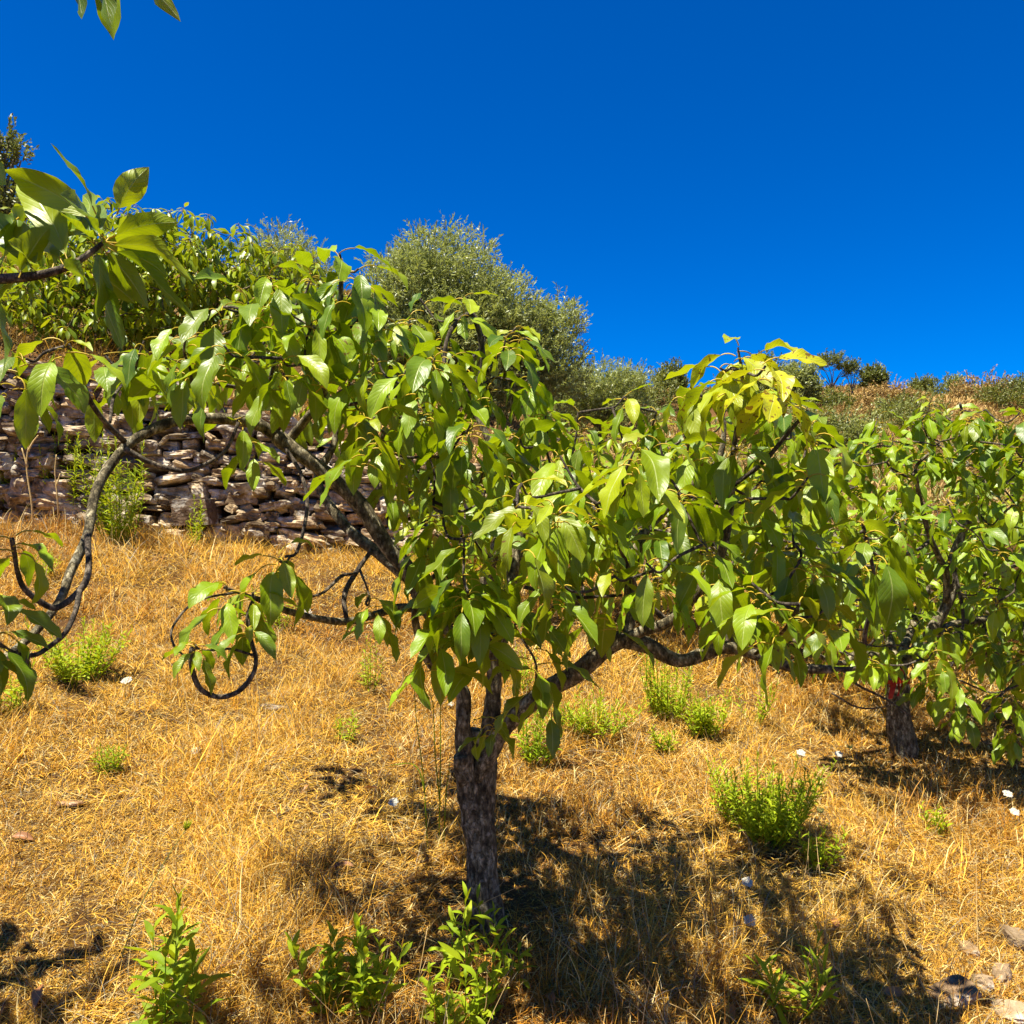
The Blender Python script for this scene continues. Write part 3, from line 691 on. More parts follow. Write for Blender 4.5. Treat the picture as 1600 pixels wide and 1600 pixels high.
mt_tips = [(105, 537, 2.15), (203, 572, 2.75), (225, 533, 2.6), (292, 515, 2.5), (388, 472, 2.5), (422, 432, 2.6), (531, 397, 2.55), (487, 505, 2.6),
    (560, 495, 2.65), (634, 545, 2.8), (634, 580, 2.5), (655, 465, 3.0), (730, 464, 2.9), (806, 512, 3.0), (828, 590, 2.9), (725, 675, 2.5),
    (815, 757, 2.3), (903, 645, 3.0), (975, 620, 3.0), (1081, 608, 2.7), (1153, 543, 2.4), (1196, 572, 2.25), (1262, 639, 2.35), (990, 706, 2.3),
    (875, 712, 2.5), (862, 792, 2.1), (1175, 911, 2.2), (1244, 811, 2.5), (1248, 880, 2.4), (1347, 817, 2.4), (1248, 944, 2.15), (18, 840, 1.9),
    (353, 915, 2.35), (395, 925, 2.4), (437, 870, 2.5), (306, 1008, 2.2), (388, 982, 2.3), (578, 935, 2.7), (772, 1124, 2.65), (838, 1040, 2.55),
    (731, 925, 2.35), (725, 843, 2.4), (668, 856, 2.6), (803, 781, 2.1), (372, 655, 2.75), (310, 580, 3.0), (235, 560, 2.9), (-5, 930, 1.85), (-10, 1000, 1.85),
    (480, 570, 2.6), (590, 560, 2.6), (560, 640, 2.8), (690, 800, 2.5), (925, 780, 2.6), (1060, 770, 2.4), (1100, 850, 2.4), (1010, 880, 2.3),
    (1200, 930, 2.4), (1120, 925, 2.7), (700, 900, 2.6), (780, 920, 2.6), (880, 930, 2.7), (660, 640, 2.7), (770, 590, 2.9), (1030, 690, 2.6), (350, 540, 2.4),
    (960, 900, 2.4), (1345, 880, 2.6), (1290, 950, 2.4), (165, 555, 2.75), (40, 560, 2.1), (640, 500, 2.8), (450, 480, 2.7), (270, 545, 2.9), (1125, 575, 2.4), (1178, 558, 2.5), (742, 955, 2.55), (790, 975, 2.6), (735, 925, 2.45), (835, 960, 2.6), (700, 960, 2.5), (560, 420, 2.6), (350, 480, 2.6), (600, 480, 2.6), (440, 560, 2.5)]
tips = [P(*t) for t in mt_tips]; yel = [0.0] * len(tips); yel[mt_tips.index((1125, 575, 2.4))] = .35; yel[mt_tips.index((1178, 558, 2.5))] = .45; yel[21] = 0.8; yel[20] = 0.55; yel[23] = 0.2; yel[24] = 0.2; yel[43] = 0.3; yel[16] = 0.25; yel[19] = 0.25
poly = [(90, 560), (210, 545), (310, 515), (380, 470), (460, 430), (540, 415), (640, 470), (730, 475), (800, 510), (840, 590), (900, 650), (980, 625), (1080, 610),
        (1170, 580), (1250, 680), (1330, 830), (1350, 850), (1300, 890), (1180, 900), (1080, 880), (960, 880), (900, 900), (860, 950), (700, 950), (640, 820),
        (610, 740), (560, 690), (440, 590), (380, 575), (240, 570), (140, 570)]
rg1 = np.random.default_rng(42)
def samp():
    x = rg1.uniform(80, 1360); y = rg1.uniform(410, 990)
    if not in_poly(x, y, poly): return None
    d = rg1.uniform(2.3, 3.65) if x > 560 else rg1.uniform(2.9, 3.7)
    return P(x, y, d)
ft = fill_tips(108, samp, tips, 0.15, rg1)
alltips = tips + ft
msz = [1.15 if (k_ < len(tips) and mt_tips[k_][2] <= 2.6) else 1.0 for k_ in range(len(alltips))]; msz[35] = .55; msz[36] = .7; msz[32] = .8; msz[33] = .8; msz[38] = .8; msz[37] = .8
for k_ in (31, 47, 48): msz[k_] = .8
avocado('avocado_tree', 'low spreading avocado tree with forked dark trunk in the middle of the dry slope', P(764, 1480, 3.05), mt_limbs, mt_twigs, alltips,
        msz, yel + [0.0] * len(ft), (7, 10), (0.122, 0.178), True, mt_trunk, 7, 'avocado trees of the orchard')

# ------------------------------------------------------------------ avocado tree to the right
D = 5.1
rt_trunk = [c([(1418, 1215), (1412, 1170), (1405, 1120), (1400, 1075), (1402, 1035)], D, D, .082, .070)]
rt_limbs = [
    c([(1402, 1045), (1440, 1005), (1468, 965), (1487, 925), (1487, 880), (1505, 830), (1526, 788), (1544, 745), (1572, 705), (1592, 680), (1610, 640)], D, 5.0, .040, .010),
    c([(1478, 940), (1478, 895), (1465, 865), (1450, 830), (1440, 790), (1433, 755), (1431, 730), (1452, 708)], 5.05, 4.7, .022, .008),
    c([(1402, 1045), (1375, 1028), (1340, 1022), (1320, 1036), (1290, 1030), (1240, 1000)], D, 4.7, .034, .010),
    c([(1402, 1040), (1480, 980), (1560, 965), (1640, 950), (1720, 900)], D, 5.4, .034, .012),
    c([(1402, 1040), (1440, 940), (1470, 880), (1520, 900), (1600, 880)], D, 6.0, .030, .012),
    c([(1402, 1040), (1370, 950), (1330, 880), (1280, 800), (1240, 740)], D, 6.2, .032, .010)]
rt_twigs = [
    c([(1485, 870), (1498, 920), (1505, 965), (1497, 1020), (1479, 1052), (1484, 1076)], 4.85, 4.6, .011, .006),
    c([(1312, 1040), (1340, 1070), (1385, 1093), (1425, 1120)], 4.7, 4.5, .010, .004),
    c([(1300, 1083), (1340, 1105), (1380, 1105), (1400, 1095)], 4.6, 4.7, .006, .004),
    c([(1340, 1022), (1366, 1000), (1360, 985), (1310, 985)], 4.9, 4.7, .009, .006),
    c([(1431, 735), (1420, 745), (1395, 733), (1385, 722)], 4.7, 4.6, .009, .006),
    c([(1454, 845), (1420, 865), (1370, 868), (1350, 840)], 4.8, 4.5, .012, .006),
    c([(1544, 745), (1520, 700), (1505, 650), (1500, 630)], 4.9, 4.7, .010, .006),
    c([(1520, 1130), (1535, 1158), (1555, 1160), (1570, 1140)], 4.7, 4.7, .006, .005),
    c([(1600, 960), (1600, 1040), (1560, 1090), (1525, 1125)], 5.2, 4.7, .010, .006)]
rt_tips = [(1452, 628, 4.6), (1540, 640, 4.6), (1425, 690, 4.5), (1372, 650, 4.8), (1325, 690, 4.9), (1395, 690, 4.6), (1560, 860, 4.3), (1545, 820, 4.5), (1240, 720, 5.2),
    (1585, 1130, 4.6), (1500, 1100, 4.7), (1350, 690, 4.7), (1600, 720, 4.4), (1590, 790, 4.3), (1500, 640, 4.7), (1440, 1060, 5.0), (1470, 690, 4.5),
    (1570, 660, 4.5), (1530, 690, 4.5), (1595, 640, 4.4), (1500, 720, 4.5), (1405, 740, 4.5), (1340, 760, 4.4), (1560, 760, 4.4), (1480, 780, 4.4), (1400, 800, 4.4), (1440, 660, 4.6), (1600, 690, 4.3), (1330, 720, 4.6), (1520, 830, 4.3), (1380, 870, 4.5), (1560, 940, 4.3), (1600, 880, 4.3)]
tips = [P(*t) for t in rt_tips]
rg2 = np.random.default_rng(5)
rpoly = [(1230, 720), (1320, 680), (1400, 660), (1500, 635), (1600, 610), (1760, 620), (1800, 1000), (1700, 1120), (1560, 1120), (1480, 1060), (1440, 1040), (1330, 1030), (1250, 1000), (1220, 850)]
def samp():
    x = rg2.uniform(1220, 1800); y = rg2.uniform(610, 1120)
    if not in_poly(x, y, rpoly): return None
    if 1440 < x < 1540 and 780 < y < 960 and rg2.random() < 0.6: return P(x, y, rg2.uniform(5.4, 6.4))
    return P(x, y, rg2.uniform(4.2, 6.3))
ft = fill_tips(190, samp, tips, 0.20, rg2)
avocado('avocado_tree', 'avocado tree at the right with a single thick trunk carrying a red ribbon', P(1416, 1205, D), rt_limbs, rt_twigs, tips + ft,
        None, None, (8, 11), (0.13, 0.185), True, rt_trunk, 17, 'avocado trees of the orchard', sides=9)

# ------------------------------------------------------------------ avocado trees farther off
def far_avocado(label, px, py_base, D, blobs, n, seed, mind=0.22, Lr=(0.15, 0.20), per=(8, 11), world_z=None):
    """blobs: (px, py, depth, rx, ry, rz in metres)"""
    rg = np.random.default_rng(seed)
    bx = (px - 800) / F * D; bz = float(height(bx, D)); base = np.array((bx, D, bz))
    cs = [P(b[0], b[1], b[2]) for b in blobs]; rs = [np.array(b[3:6]) for b in blobs]; vol = np.array([r.prod() for r in rs]); vol /= vol.sum()
    top = np.mean(cs, 0); fork = base * 0.55 + np.array((top[0], top[1], top[2])) * 0.45; fork[2] = min(fork[2], bz + 0.9); fork[0] = base[0] * 0.8 + fork[0] * 0.2; fork[1] = base[1] * 0.8 + fork[1] * 0.2
    trunk = [(catmull([base - (0, 0, 0.1), base * 0.5 + fork * 0.5 + rg.normal(0, .03, 3), fork], 5), np.linspace(.085, .06, 11))]
    limbs = []
    for cc, r in zip(cs, rs):
        for k in range(2):
            e = cc + rg.uniform(-0.4, 0.4, 3) * r
            mid = fork * 0.5 + e * 0.5 + rg.normal(0, 0.15, 3); p = catmull([fork, mid, e], 6); limbs.append((p, np.linspace(.042, .012, len(p))))
    def s():
        i = rg.choice(len(cs), p=vol); v = rg.normal(0, 1, 3); v /= np.linalg.norm(v); v *= rg.random() ** 0.33
        if rg.random() < 0.25: v *= 1.12
        t = cs[i] + v * rs[i]
        return t if t[2] > float(height(t[0], t[1])) + 0.25 else None
    ft = fill_tips(n, s, [], mind, rg)
    return avocado('avocado_tree', label, base, limbs, [], ft, None, None, per, Lr, False, trunk, seed, 'avocado trees of the orchard', sides=7, twk=dict(sides=4, r_tip=0.004, r_base=0.012))

far_avocado('small avocado tree low behind the middle tree and in front of the wall end', 760, 900, 7.6, [(760, 800, 7.6, .85, .7, .5), (900, 760, 7.9, .9, .7, .65)], 90, 31)
far_avocado('bushy avocado tree behind the right arm of the middle tree', 1130, 1000, 7.0, [(1060, 800, 7.0, .9, .8, .7), (1200, 850, 6.8, .8, .7, .8)], 130, 32)
far_avocado('avocado tree with crown down to the grass behind the red ribbon tree', 1540, 1050, 7.6, [(1470, 900, 7.4, 1.0, .8, .8), (1620, 930, 7.6, 1.2, .9, 1.0), (1330, 880, 8.0, .9, .8, .7)], 200, 33)
far_avocado('leafy avocado tree on the upper terrace at the left edge above the wall', 60, 560, 10.8, [(50, 480, 10.2, 1.1, .9, .8), (190, 430, 10.4, 1.2, .9, 1.0), (120, 370, 10.8, .9, .8, .6), (230, 370, 10.6, .6, .6, .5)], 330, 34, mind=.17)
far_avocado('tall avocado tree on the upper terrace left of the small olive', 330, 560, 11.6, [(300, 450, 11.2, 1.1, .9, 1.0), (345, 395, 11.4, .5, .6, .45), (430, 470, 11.2, 1.0, .9, .8)], 250, 35, mind=.18)

# ------------------------------------------------------------------ near avocado branch of a tree standing outside at the left
nt_trunk = [(catmull([(-3.0, 1.2, float(height(-3.0, 1.2)) - .1), (-2.9, 1.25, 0.9), (-2.6, 1.3, 1.6)], 5), np.linspace(.09, .06, 11))]
nb = lambda pts, d0, d1, r0, r1: c(pts, d0, d1, r0, r1)
a0 = np.array((-2.6, 1.3, 1.6))
def from_fork(poly, d0, d1, r0, r1):
    cc, rr = c(poly, d0, d1, r0 * 0.6, r1); m = catmull([a0, a0 * 0.5 + cc[0] * 0.5 + (0, 0, 0.15), cc[0]], 5)
    return np.vstack([m[:-1], cc]), np.concatenate([np.linspace(r0, r0 * 0.6, len(m) - 1), rr])
nt_limbs = [from_fork([(-60, 440), (0, 436), (60, 430), (110, 415), (145, 392), (160, 380)], 1.45, 1.5, .017, .004),
            from_fork([(-200, 100), (0, -140), (120, -110), (170, -80)], 1.35, 1.5, .03, .006)]
rg3 = np.random.default_rng(3)
nt = empty('avocado_tree', (-3.0, 1.2, float(height(-3.0, 1.2))), 'avocado tree whose branch with big backlit leaves reaches in at the upper left', 'tree', 'avocado trees of the orchard')
g = Geo(); tube(g, *nt_trunk[0], 14, 0, None, .18, 5); g.build('trunk', [M_bark], nt)
for i, (cc, r) in enumerate(nt_limbs): g = Geo(); tube(g, cc, r, 9, 0, None, .14, i * 3 + 1); g.build('limb', [M_twig], nt)
# leaves placed one by one: start px, py, depth -> tip px, py, depth, width, roll, tint
def aimed(g, lst, rg):
    B = []; A = [[] for _ in range(9)]; tn = []
    for (x0, y0, d0, x1, y1, d1, w, roll, ty, tl) in lst:
        a = P(x0, y0, d0); b_ = P(x1, y1, d1); v = b_ - a; L = np.linalg.norm(v); p = math.asin(v[2] / L)
        B.append(a); A[0].append(math.atan2(v[1], v[0])); A[1].append(p + .1); A[2].append(p + .15); A[3].append(p - .25); A[4].append(L * 0.9); A[5].append(w * .86); A[6].append(L * .12)
        A[7].append(roll); A[8].append(rad(14)); tn.append((ty, tl, 0.5))
    A = [np.array(q_) for q_ in A]
    leaves(g, np.array(B), *A, np.array(tn), nu=13, nv=7, rg=rg, swing=rg.normal(0, .08, len(B)), petr=0.0018, wave=0.08)
g = Geo()
aimed(g, [
    (182, 335, 1.5, 228, 258, 1.5, .062, 1.2, .30, .7), (150, 335, 1.5, 84, 222, 1.45, .050, .5, .15, .5), (165, 375, 1.5, 95, 300, 1.35, .07, 1.0, .10, .3),
    (150, 350, 1.5, 5, 262, 1.5, .07, 1.9, .35, .8), (160, 378, 1.5, 112, 310, 1.7, .08, .2, .0, .1), (170, 372, 1.5, 280, 345, 1.45, .055, 1.1, .25, .7),
    (165, 378, 1.5, 328, 435, 1.3, .050, 1.0, .30, .7), (165, 385, 1.5, 305, 495, 1.4, .050, .9, .0, .2), (158, 385, 1.5, 232, 480, 1.6, .055, 1.1, .05, .3),
    (140, 420, 1.5, 183, 540, 1.45, .075, 1.3, .0, .15), (155, 380, 1.5, 55, 345, 1.6, .075, 1.2, .0, .2), (30, 340, 1.5, -60, 430, 1.5, .09, 1.0, .4, .8),
    (60, 430, 1.48, -20, 330, 1.5, .08, 1.1, .0, .2), (40, 432, 1.48, -30, 500, 1.5, .08, 1.0, .1, .3), (20, 300, 1.45, -60, 240, 1.5, .07, 1.8, .2, .5),
    (100, 415, 1.48, 40, 345, 1.7, .07, 1.0, .1, .2), (130, 400, 1.5, 240, 385, 1.75, .06, .9, .2, .5), (150, 390, 1.5, 130, 300, 1.7, .07, 1.0, .2, .6),
    (110, 418, 1.48, 30, 260, 1.6, .08, 1.1, .3, .7), (0, 436, 1.46, 45, 320, 1.55, .08, 1.2, .1, .4),
    (80, -90, 1.45, 132, 27, 1.42, .062, 1.2, .0, .1), (120, -80, 1.48, 177, 42, 1.46, .058, 1.2, .05, .25), (180, -60, 1.5, 280, 26, 1.45, .050, 1.1, .35, .6),
    (160, 385, 1.5, 150, 505, 1.42, .06, 1.2, .0, .1), (170, 380, 1.5, 262, 430, 1.5, .055, 1.0, .1, .4), (165, 378, 1.5, 215, 340, 1.6, .05, .8, .3, .7), (120, 412, 1.48, 215, 470, 1.6, .055, 1.0, .1, .3),
    (80, 425, 1.48, 120, 340, 1.6, .06, .9, .1, .3), (60, 430, 1.48, 15, 375, 1.4, .07, 1.0, .3, .6), (100, 418, 1.48, 130, 445, 1.3, .05, 1.0, .0, .2), (30, 434, 1.46, 75, 355, 1.5, .07, 1.1, .2, .5),
    (-10, 450, 1.45, 8, 580, 1.4, .07, 1.2, .0, .2), (150, 384, 1.5, 90, 330, 1.4, .06, .5, .1, .1),
], rg3)
tp = [P(-110, 330, 1.6), P(-190, 500, 1.5), P(-260, 200, 1.6), P(-330, 60, 1.6), P(-300, -80, 1.6), P(150, -240, 1.7), P(20, -300, 1.8)] + [np.array(q_) for q_ in ((-2.1, 2.05, 2.2), (-1.9, 1.75, 2.4), (-2.3, 1.85, 2.0), (-2.0, 1.55, 2.1), (-1.75, 1.45, 2.5), (-2.4, 2.25, 2.3), (-2.15, 1.75, 2.5), (-1.95, 1.9, 2.0), (-2.2, 2.2, 2.05), (-1.85, 1.6, 1.95), (-2.05, 1.85, 2.35), (-2.25, 1.6, 2.3), (-1.8, 1.5, 2.25), (-2.0, 2.15, 2.5), (-2.35, 2.05, 2.5), (-1.7, 1.35, 2.15))]
whorls(g, tp, (7, 9), (0.16, 0.2), 0.8, True, None, rg3)
g.build('foliage', [M_leaf, M_pet], nt)
grow_twigs(nt, list(nt_limbs[0][0][2::3]) + list(nt_limbs[1][0][2::3]), tp, rg=rg3)

# ------------------------------------------------------------------ olive and other fine-leaved trees
def fine_tree(name, label, base, blobs, n, leafL, mat, seed, group=None, trunk_r=0.16, upright=0.7, wid=0.24, part='foliage', yl=0.1, cat='tree', stems=2):
    """blobs in world metres (centre, radii); shoots with small leaves, denser at the surface"""
    rg = np.random.default_rng(seed); t = empty(name, base, label, cat, group); base = np.array(base, float)
    g = Geo(); top = np.mean([b[0] for b in blobs], 0)
    fork = base * 0.6 + top * 0.4
    tube(g, catmull([base - (0, 0, 0.15), (base + fork) / 2 + rg.normal(0, trunk_r * .6, 3), fork], 5), np.linspace(trunk_r, trunk_r * .75, 11), 10, 0, None, .25, seed)
    g.build('trunk', [M_bark], t)
    for b in blobs:
        for k in range(stems):
            g = Geo(); e = np.array(b[0]) + rg.uniform(-.55, .55, 3) * b[1]; p = catmull([fork, fork * .45 + e * .55 + rg.normal(0, .15, 3) * trunk_r * 4, e], 5)
            tube(g, p, np.linspace(trunk_r * .5, trunk_r * .08, len(p)), 6, 0, None, .15, seed + k); g.build('limb', [M_bark], t)
    vol = np.array([np.prod(b[1]) ** 0.75 for b in blobs]); vol /= vol.sum()
    ns = n // 12; bi = rg.choice(len(blobs), ns, p=vol)
    v = rg.normal(0, 1, (ns, 3)); v /= np.linalg.norm(v, axis=1)[:, None]
    # clumpy lobes on the outline
    lob = 1 + 0.16 * np.sin(v[:, 0] * 7 + bi * 2.1) * np.cos(v[:, 2] * 6 + bi) + 0.22 * noise2(v[:, 0] * 4 + bi, v[:, 2] * 4 + v[:, 1] * 3, seed)
    rr = rg.random(ns) ** 0.42 * lob
    C = np.array([b[0] for b in blobs])[bi]; R = np.array([b[1] for b in blobs])[bi]
    S0 = C + v * rr[:, None] * R
    az = np.arctan2(v[:, 1], v[:, 0]) + rg.normal(0, .7, ns); el = np.clip(rg.normal(upright, 0.45, ns), -0.6, 1.5)
    SD = np.stack([np.cos(el) * np.cos(az), np.cos(el) * np.sin(az), np.sin(el)], -1)
    SL = leafL * rg.uniform(1.8, 4.4, ns); k = 12
    f = (np.arange(k) + 0.5) / k
    B = (S0[:, None] + SD[:, None] * (SL[:, None] * f[None])[..., None]).reshape(-1, 3); m = len(B)
    ph = np.repeat(az, k) + rg.choice([-1, 1], m) * rg.uniform(.3, 1.8, m); e = np.repeat(el, k) + rg.normal(0, .4, m)
    L = leafL * rg.uniform(.7, 1.25, m)
    tl = np.clip(np.repeat(rg.normal(.5, .25, ns), k) + rg.normal(0, .15, m), 0, 1)
    tint = np.stack([np.clip(rg.normal(yl, .1, m), 0, 1), tl, np.zeros(m)], -1)
    g = Geo(); leaves(g, B, ph, e, e, e - rg.uniform(0, .6, m), L, L * wid, np.full(m, leafL * .05), rg.normal(0, .8, m), np.full(m, .15), tint, nu=3, nv=2, pettube=False, rg=rg)
    # shoots
    g.build(part, [mat], t)
    return t

def blob(px, py, d, rx, ry, rz): return (P(px, py, d), np.array((rx, ry, rz)))
def gbase(px, d): x = (px - 800) / F * d; return (x, d, float(height(x, d)))

fine_tree('olive_tree', 'large silvery olive tree with a broad round crown behind the middle tree', gbase(730, 16), [
    blob(690, 440, 16, 1.15, 1.2, .95), blob(640, 470, 15.6, .9, 1, .9), blob(760, 500, 16, 1.1, 1.1, .95), blob(820, 540, 16.2, .9, 1, .85),
    blob(700, 540, 15.6, 1.4, 1.2, 1.0), blob(870, 510, 16.4, .55, .6, .55), blob(870, 590, 16.2, .65, .7, .7), blob(620, 560, 16, 1, 1, 1), blob(760, 600, 16, 1.3, 1, .9)], 150000, 0.08, M_olive, 51, trunk_r=.2, wid=.30)
fine_tree('olive_tree', 'low dark olive bush to the right of the large olive', gbase(940, 20), [
    blob(940, 610, 20, 1.0, .9, .6), blob(985, 602, 20, .5, .6, .35), blob(895, 630, 20, .8, .8, .7), blob(960, 650, 20, 1.2, .8, .6)], 26000, 0.095, M_olive, 52, trunk_r=.12)
fine_tree('olive_tree', 'small olive top showing above the upper terrace avocado trees', gbase(440, 18), [
    blob(440, 405, 18, .8, .8, .6), blob(420, 450, 18, 1.0, .8, .8), blob(480, 440, 18, .7, .8, .6)], 18000, 0.09, M_olive, 53, trunk_r=.14)
fine_tree('evergreen_tree', 'dark tree crown poking up at the left edge high on the slope', gbase(-10, 22), [
    blob(8, 222, 22, .28, .4, .28), blob(-16, 255, 22, .5, .5, .5), blob(30, 248, 22, .2, .3, .18), blob(-20, 330, 22, 1.2, 1, 1.0)], 12000, 0.11, M_bush, 54, trunk_r=.2, wid=.5)

# trees along the ridge: px, py top, py bottom, width px, distance
for (lab, px, pt, pb, w, d, n, col, sp) in [
    ('dark conifer shaped tree on the ridge left of the yellow leaves', 1048, 568, 640, 50, 50, 5000, M_bush, 1),
    ('rounded dark green tree on the ridge behind the yellow leaves', 1190, 555, 640, 80, 48, 7000, M_bush, 1),
    ('broad olive green tree beside the sparse tree on the ridge', 1245, 566, 640, 66, 46, 7000, M_olive, 1),
    ('thin airy tree with see-through crown on the ridge', 1300, 556, 612, 60, 52, 1500, M_bush, 2),
    ('slender airy tree right of the see-through crown on the ridge', 1332, 568, 612, 26, 52, 700, M_bush, 2),
    ('compact dark round tree standing alone on the ridge', 1366, 576, 606, 34, 54, 3200, M_bush, 1),
    ('low bush cut by the skyline right of the lone round tree', 1440, 595, 612, 36, 60, 1500, M_bush, 1),
    ('pale bush on the skyline near the right edge', 1492, 590, 612, 22, 62, 900, M_olive, 1),
    ('dark bush at the skyline on the right edge of the picture', 1592, 590, 620, 40, 60, 1800, M_bush, 1)]:
    rx = w / F * d / 2; rz = (pb - pt) / F * d / 2; cz = (pt + pb) / 2
    bs_ = [blob(px, cz, d, rx * .75, rx * .7, rz * .95), blob(px - w * .22, cz + 6, d, rx * .5, rx * .5, rz * .7), blob(px + w * .24, cz + 8, d, rx * .5, rx * .5, rz * .65)]
    if sp == 2: bs_ = [blob(px, pt + 8, d, rx * .6, rx * .5, .35), blob(px - w * .3, pt + 16, d, rx * .4, rx * .4, .3), blob(px + w * .3, pt + 18, d, rx * .35, rx * .4, .3)]
    b0 = gbase(px, d)
    fine_tree('ridge_tree', lab, b0, bs_, int(n * 2.2), 0.16 if sp == 1 else .13, col, int(px), 'trees and bushes on the ridge', trunk_r=.09, wid=.45, stems=2)

# shrubs dotted over the hillside
M_shr = [M_bush, M_olive, M_drybush]
shr = [(1150, 640, 40, 2.0, 0, 'round green shrub left of the orange patch on the hill'), (1200, 700, 30, 1.2, 2, 'rust orange shrub under the yellow leaves'),
    (1300, 610, 46, 1.6, 0, 'yellow green shrub below the airy ridge tree'), (1330, 640, 40, 1.2, 2, 'tan shrub low on the hill below the airy ridge tree'),
    (1385, 628, 44, 1.4, 2, 'straw coloured shrub below the lone round tree'), (1425, 650, 36, 1.9, 0, 'dark green shrub in the middle of the visible hillside'),
    (1400, 632, 40, 1.5, 1, 'grey green shrub above the dark one on the hillside'), (1480, 612, 50, 2.4, 0, 'wide green shrub just under the skyline at the right'),
    (1530, 620, 46, 1.8, 2, 'brownish shrub below the skyline right of the wide green shrub'), (1570, 625, 44, 1.9, 0, 'olive shrub near the right edge under the skyline'),
    (1270, 760, 22, 1.3, 0, 'dark green bush low in the gap between the two avocado crowns'), (1230, 670, 32, 1.4, 1, 'grey green bush above the gap between the two avocado crowns'),
    (1320, 745, 22, 1.1, 1, 'grey green bush at the foot of the hill behind the right crown'), (1010, 640, 34, 1.5, 0, 'green bush on the slope beneath the ridge conifer'),
    (30, 560, 11.5, .45, 0, 'small green bush on the bare bank above the wall at the left'), (1180, 745, 24, .9, 2, 'orange dry bush in the gap left of the grey green bush')]
for i, (px, py, d, r, mi, lab) in enumerate(shr):
    x, y, z = gbase(px, d)
    bs_ = [(np.array((x, y, z + r * .35)), np.array((r * .8, r * .8, r * .5))), (np.array((x + r * .5, y, z + r * .2)), np.array((r * .5, r * .5, r * .35))), (np.array((x - r * .5, y - .1, z + r * .2)), np.array((r * .5, r * .5, r * .38)))]
    fine_tree('hillside_shrub', lab, (x, y, z), bs_, 3600, 0.05 + d * .0022, M_shr[mi], 900 + i, 'shrubs on the hillside', trunk_r=.04, wid=.4, cat='shrub', stems=1, yl=.15)

# ------------------------------------------------------------------ weeds
def weed(name, label, px, py, H, nst, seed, leafL=0.05, wid=0.24, spread=0.35, per=22, group='green weeds in the dry grass', base=None, yl=0.1, lt=.55, up=0.7):
    rg = np.random.default_rng(seed); b0 = ground_at(px, py) if base is None else np.array(base)
    t = empty(name, b0, label, 'weed', group); gs = Geo(); gl = Geo()
    B = []; PH = []; E = []; Ls = []
    for s in range(nst):
        az = rg.uniform(0, 6.28); off = rg.uniform(0, .4) * spread * H; h = H * rg.uniform(.6, 1.05); ln = rg.uniform(.1, 1) * spread
        a = b0 + np.array((math.cos(az) * off, math.sin(az) * off, -.015)); e = a + np.array((math.cos(az) * ln * h, math.sin(az) * ln * h, h))
        p = catmull([a, (a + e) / 2 + np.array((math.cos(az), math.sin(az), -.3)) * .06 * h, e], 5)
        tube(gs, p, np.linspace(.0032, .0012, len(p)) * (0.6 + H), 5, 0, (0, .5, 0))
        for k in range(per):
            f = 0.12 + 0.88 * (k + rg.random()) / per; q_ = f * (len(p) - 1); i0 = min(int(q_), len(p) - 2); B.append(p[i0] + (p[i0 + 1] - p[i0]) * (q_ - i0))
            PH.append(k * 2.4 + az); E.append(rg.normal(up, .25) + .5 * (f > .85)); Ls.append(leafL * rg.uniform(.65, 1.2) * (1.05 - .5 * max(0, f - .6) / .4))
    m = len(B); E = np.array(E); L = np.array(Ls)
    tint = np.stack([np.clip(rg.normal(yl, .1, m), 0, 1), np.clip(rg.normal(lt, .25, m), 0, 1), np.zeros(m)], -1)
    leaves(gl, np.array(B), np.array(PH), E, E, E - rg.uniform(.2, 1.0, m), L, L * wid, L * .06, rg.normal(0, .3, m), rg.uniform(.1, .5, m), tint, nu=5 if leafL < .06 else 7, nv=3, pettube=False, rg=rg)
    gs.build('stems', [M_weed], t); gl.build('leaves', [M_weed], t)
    return t
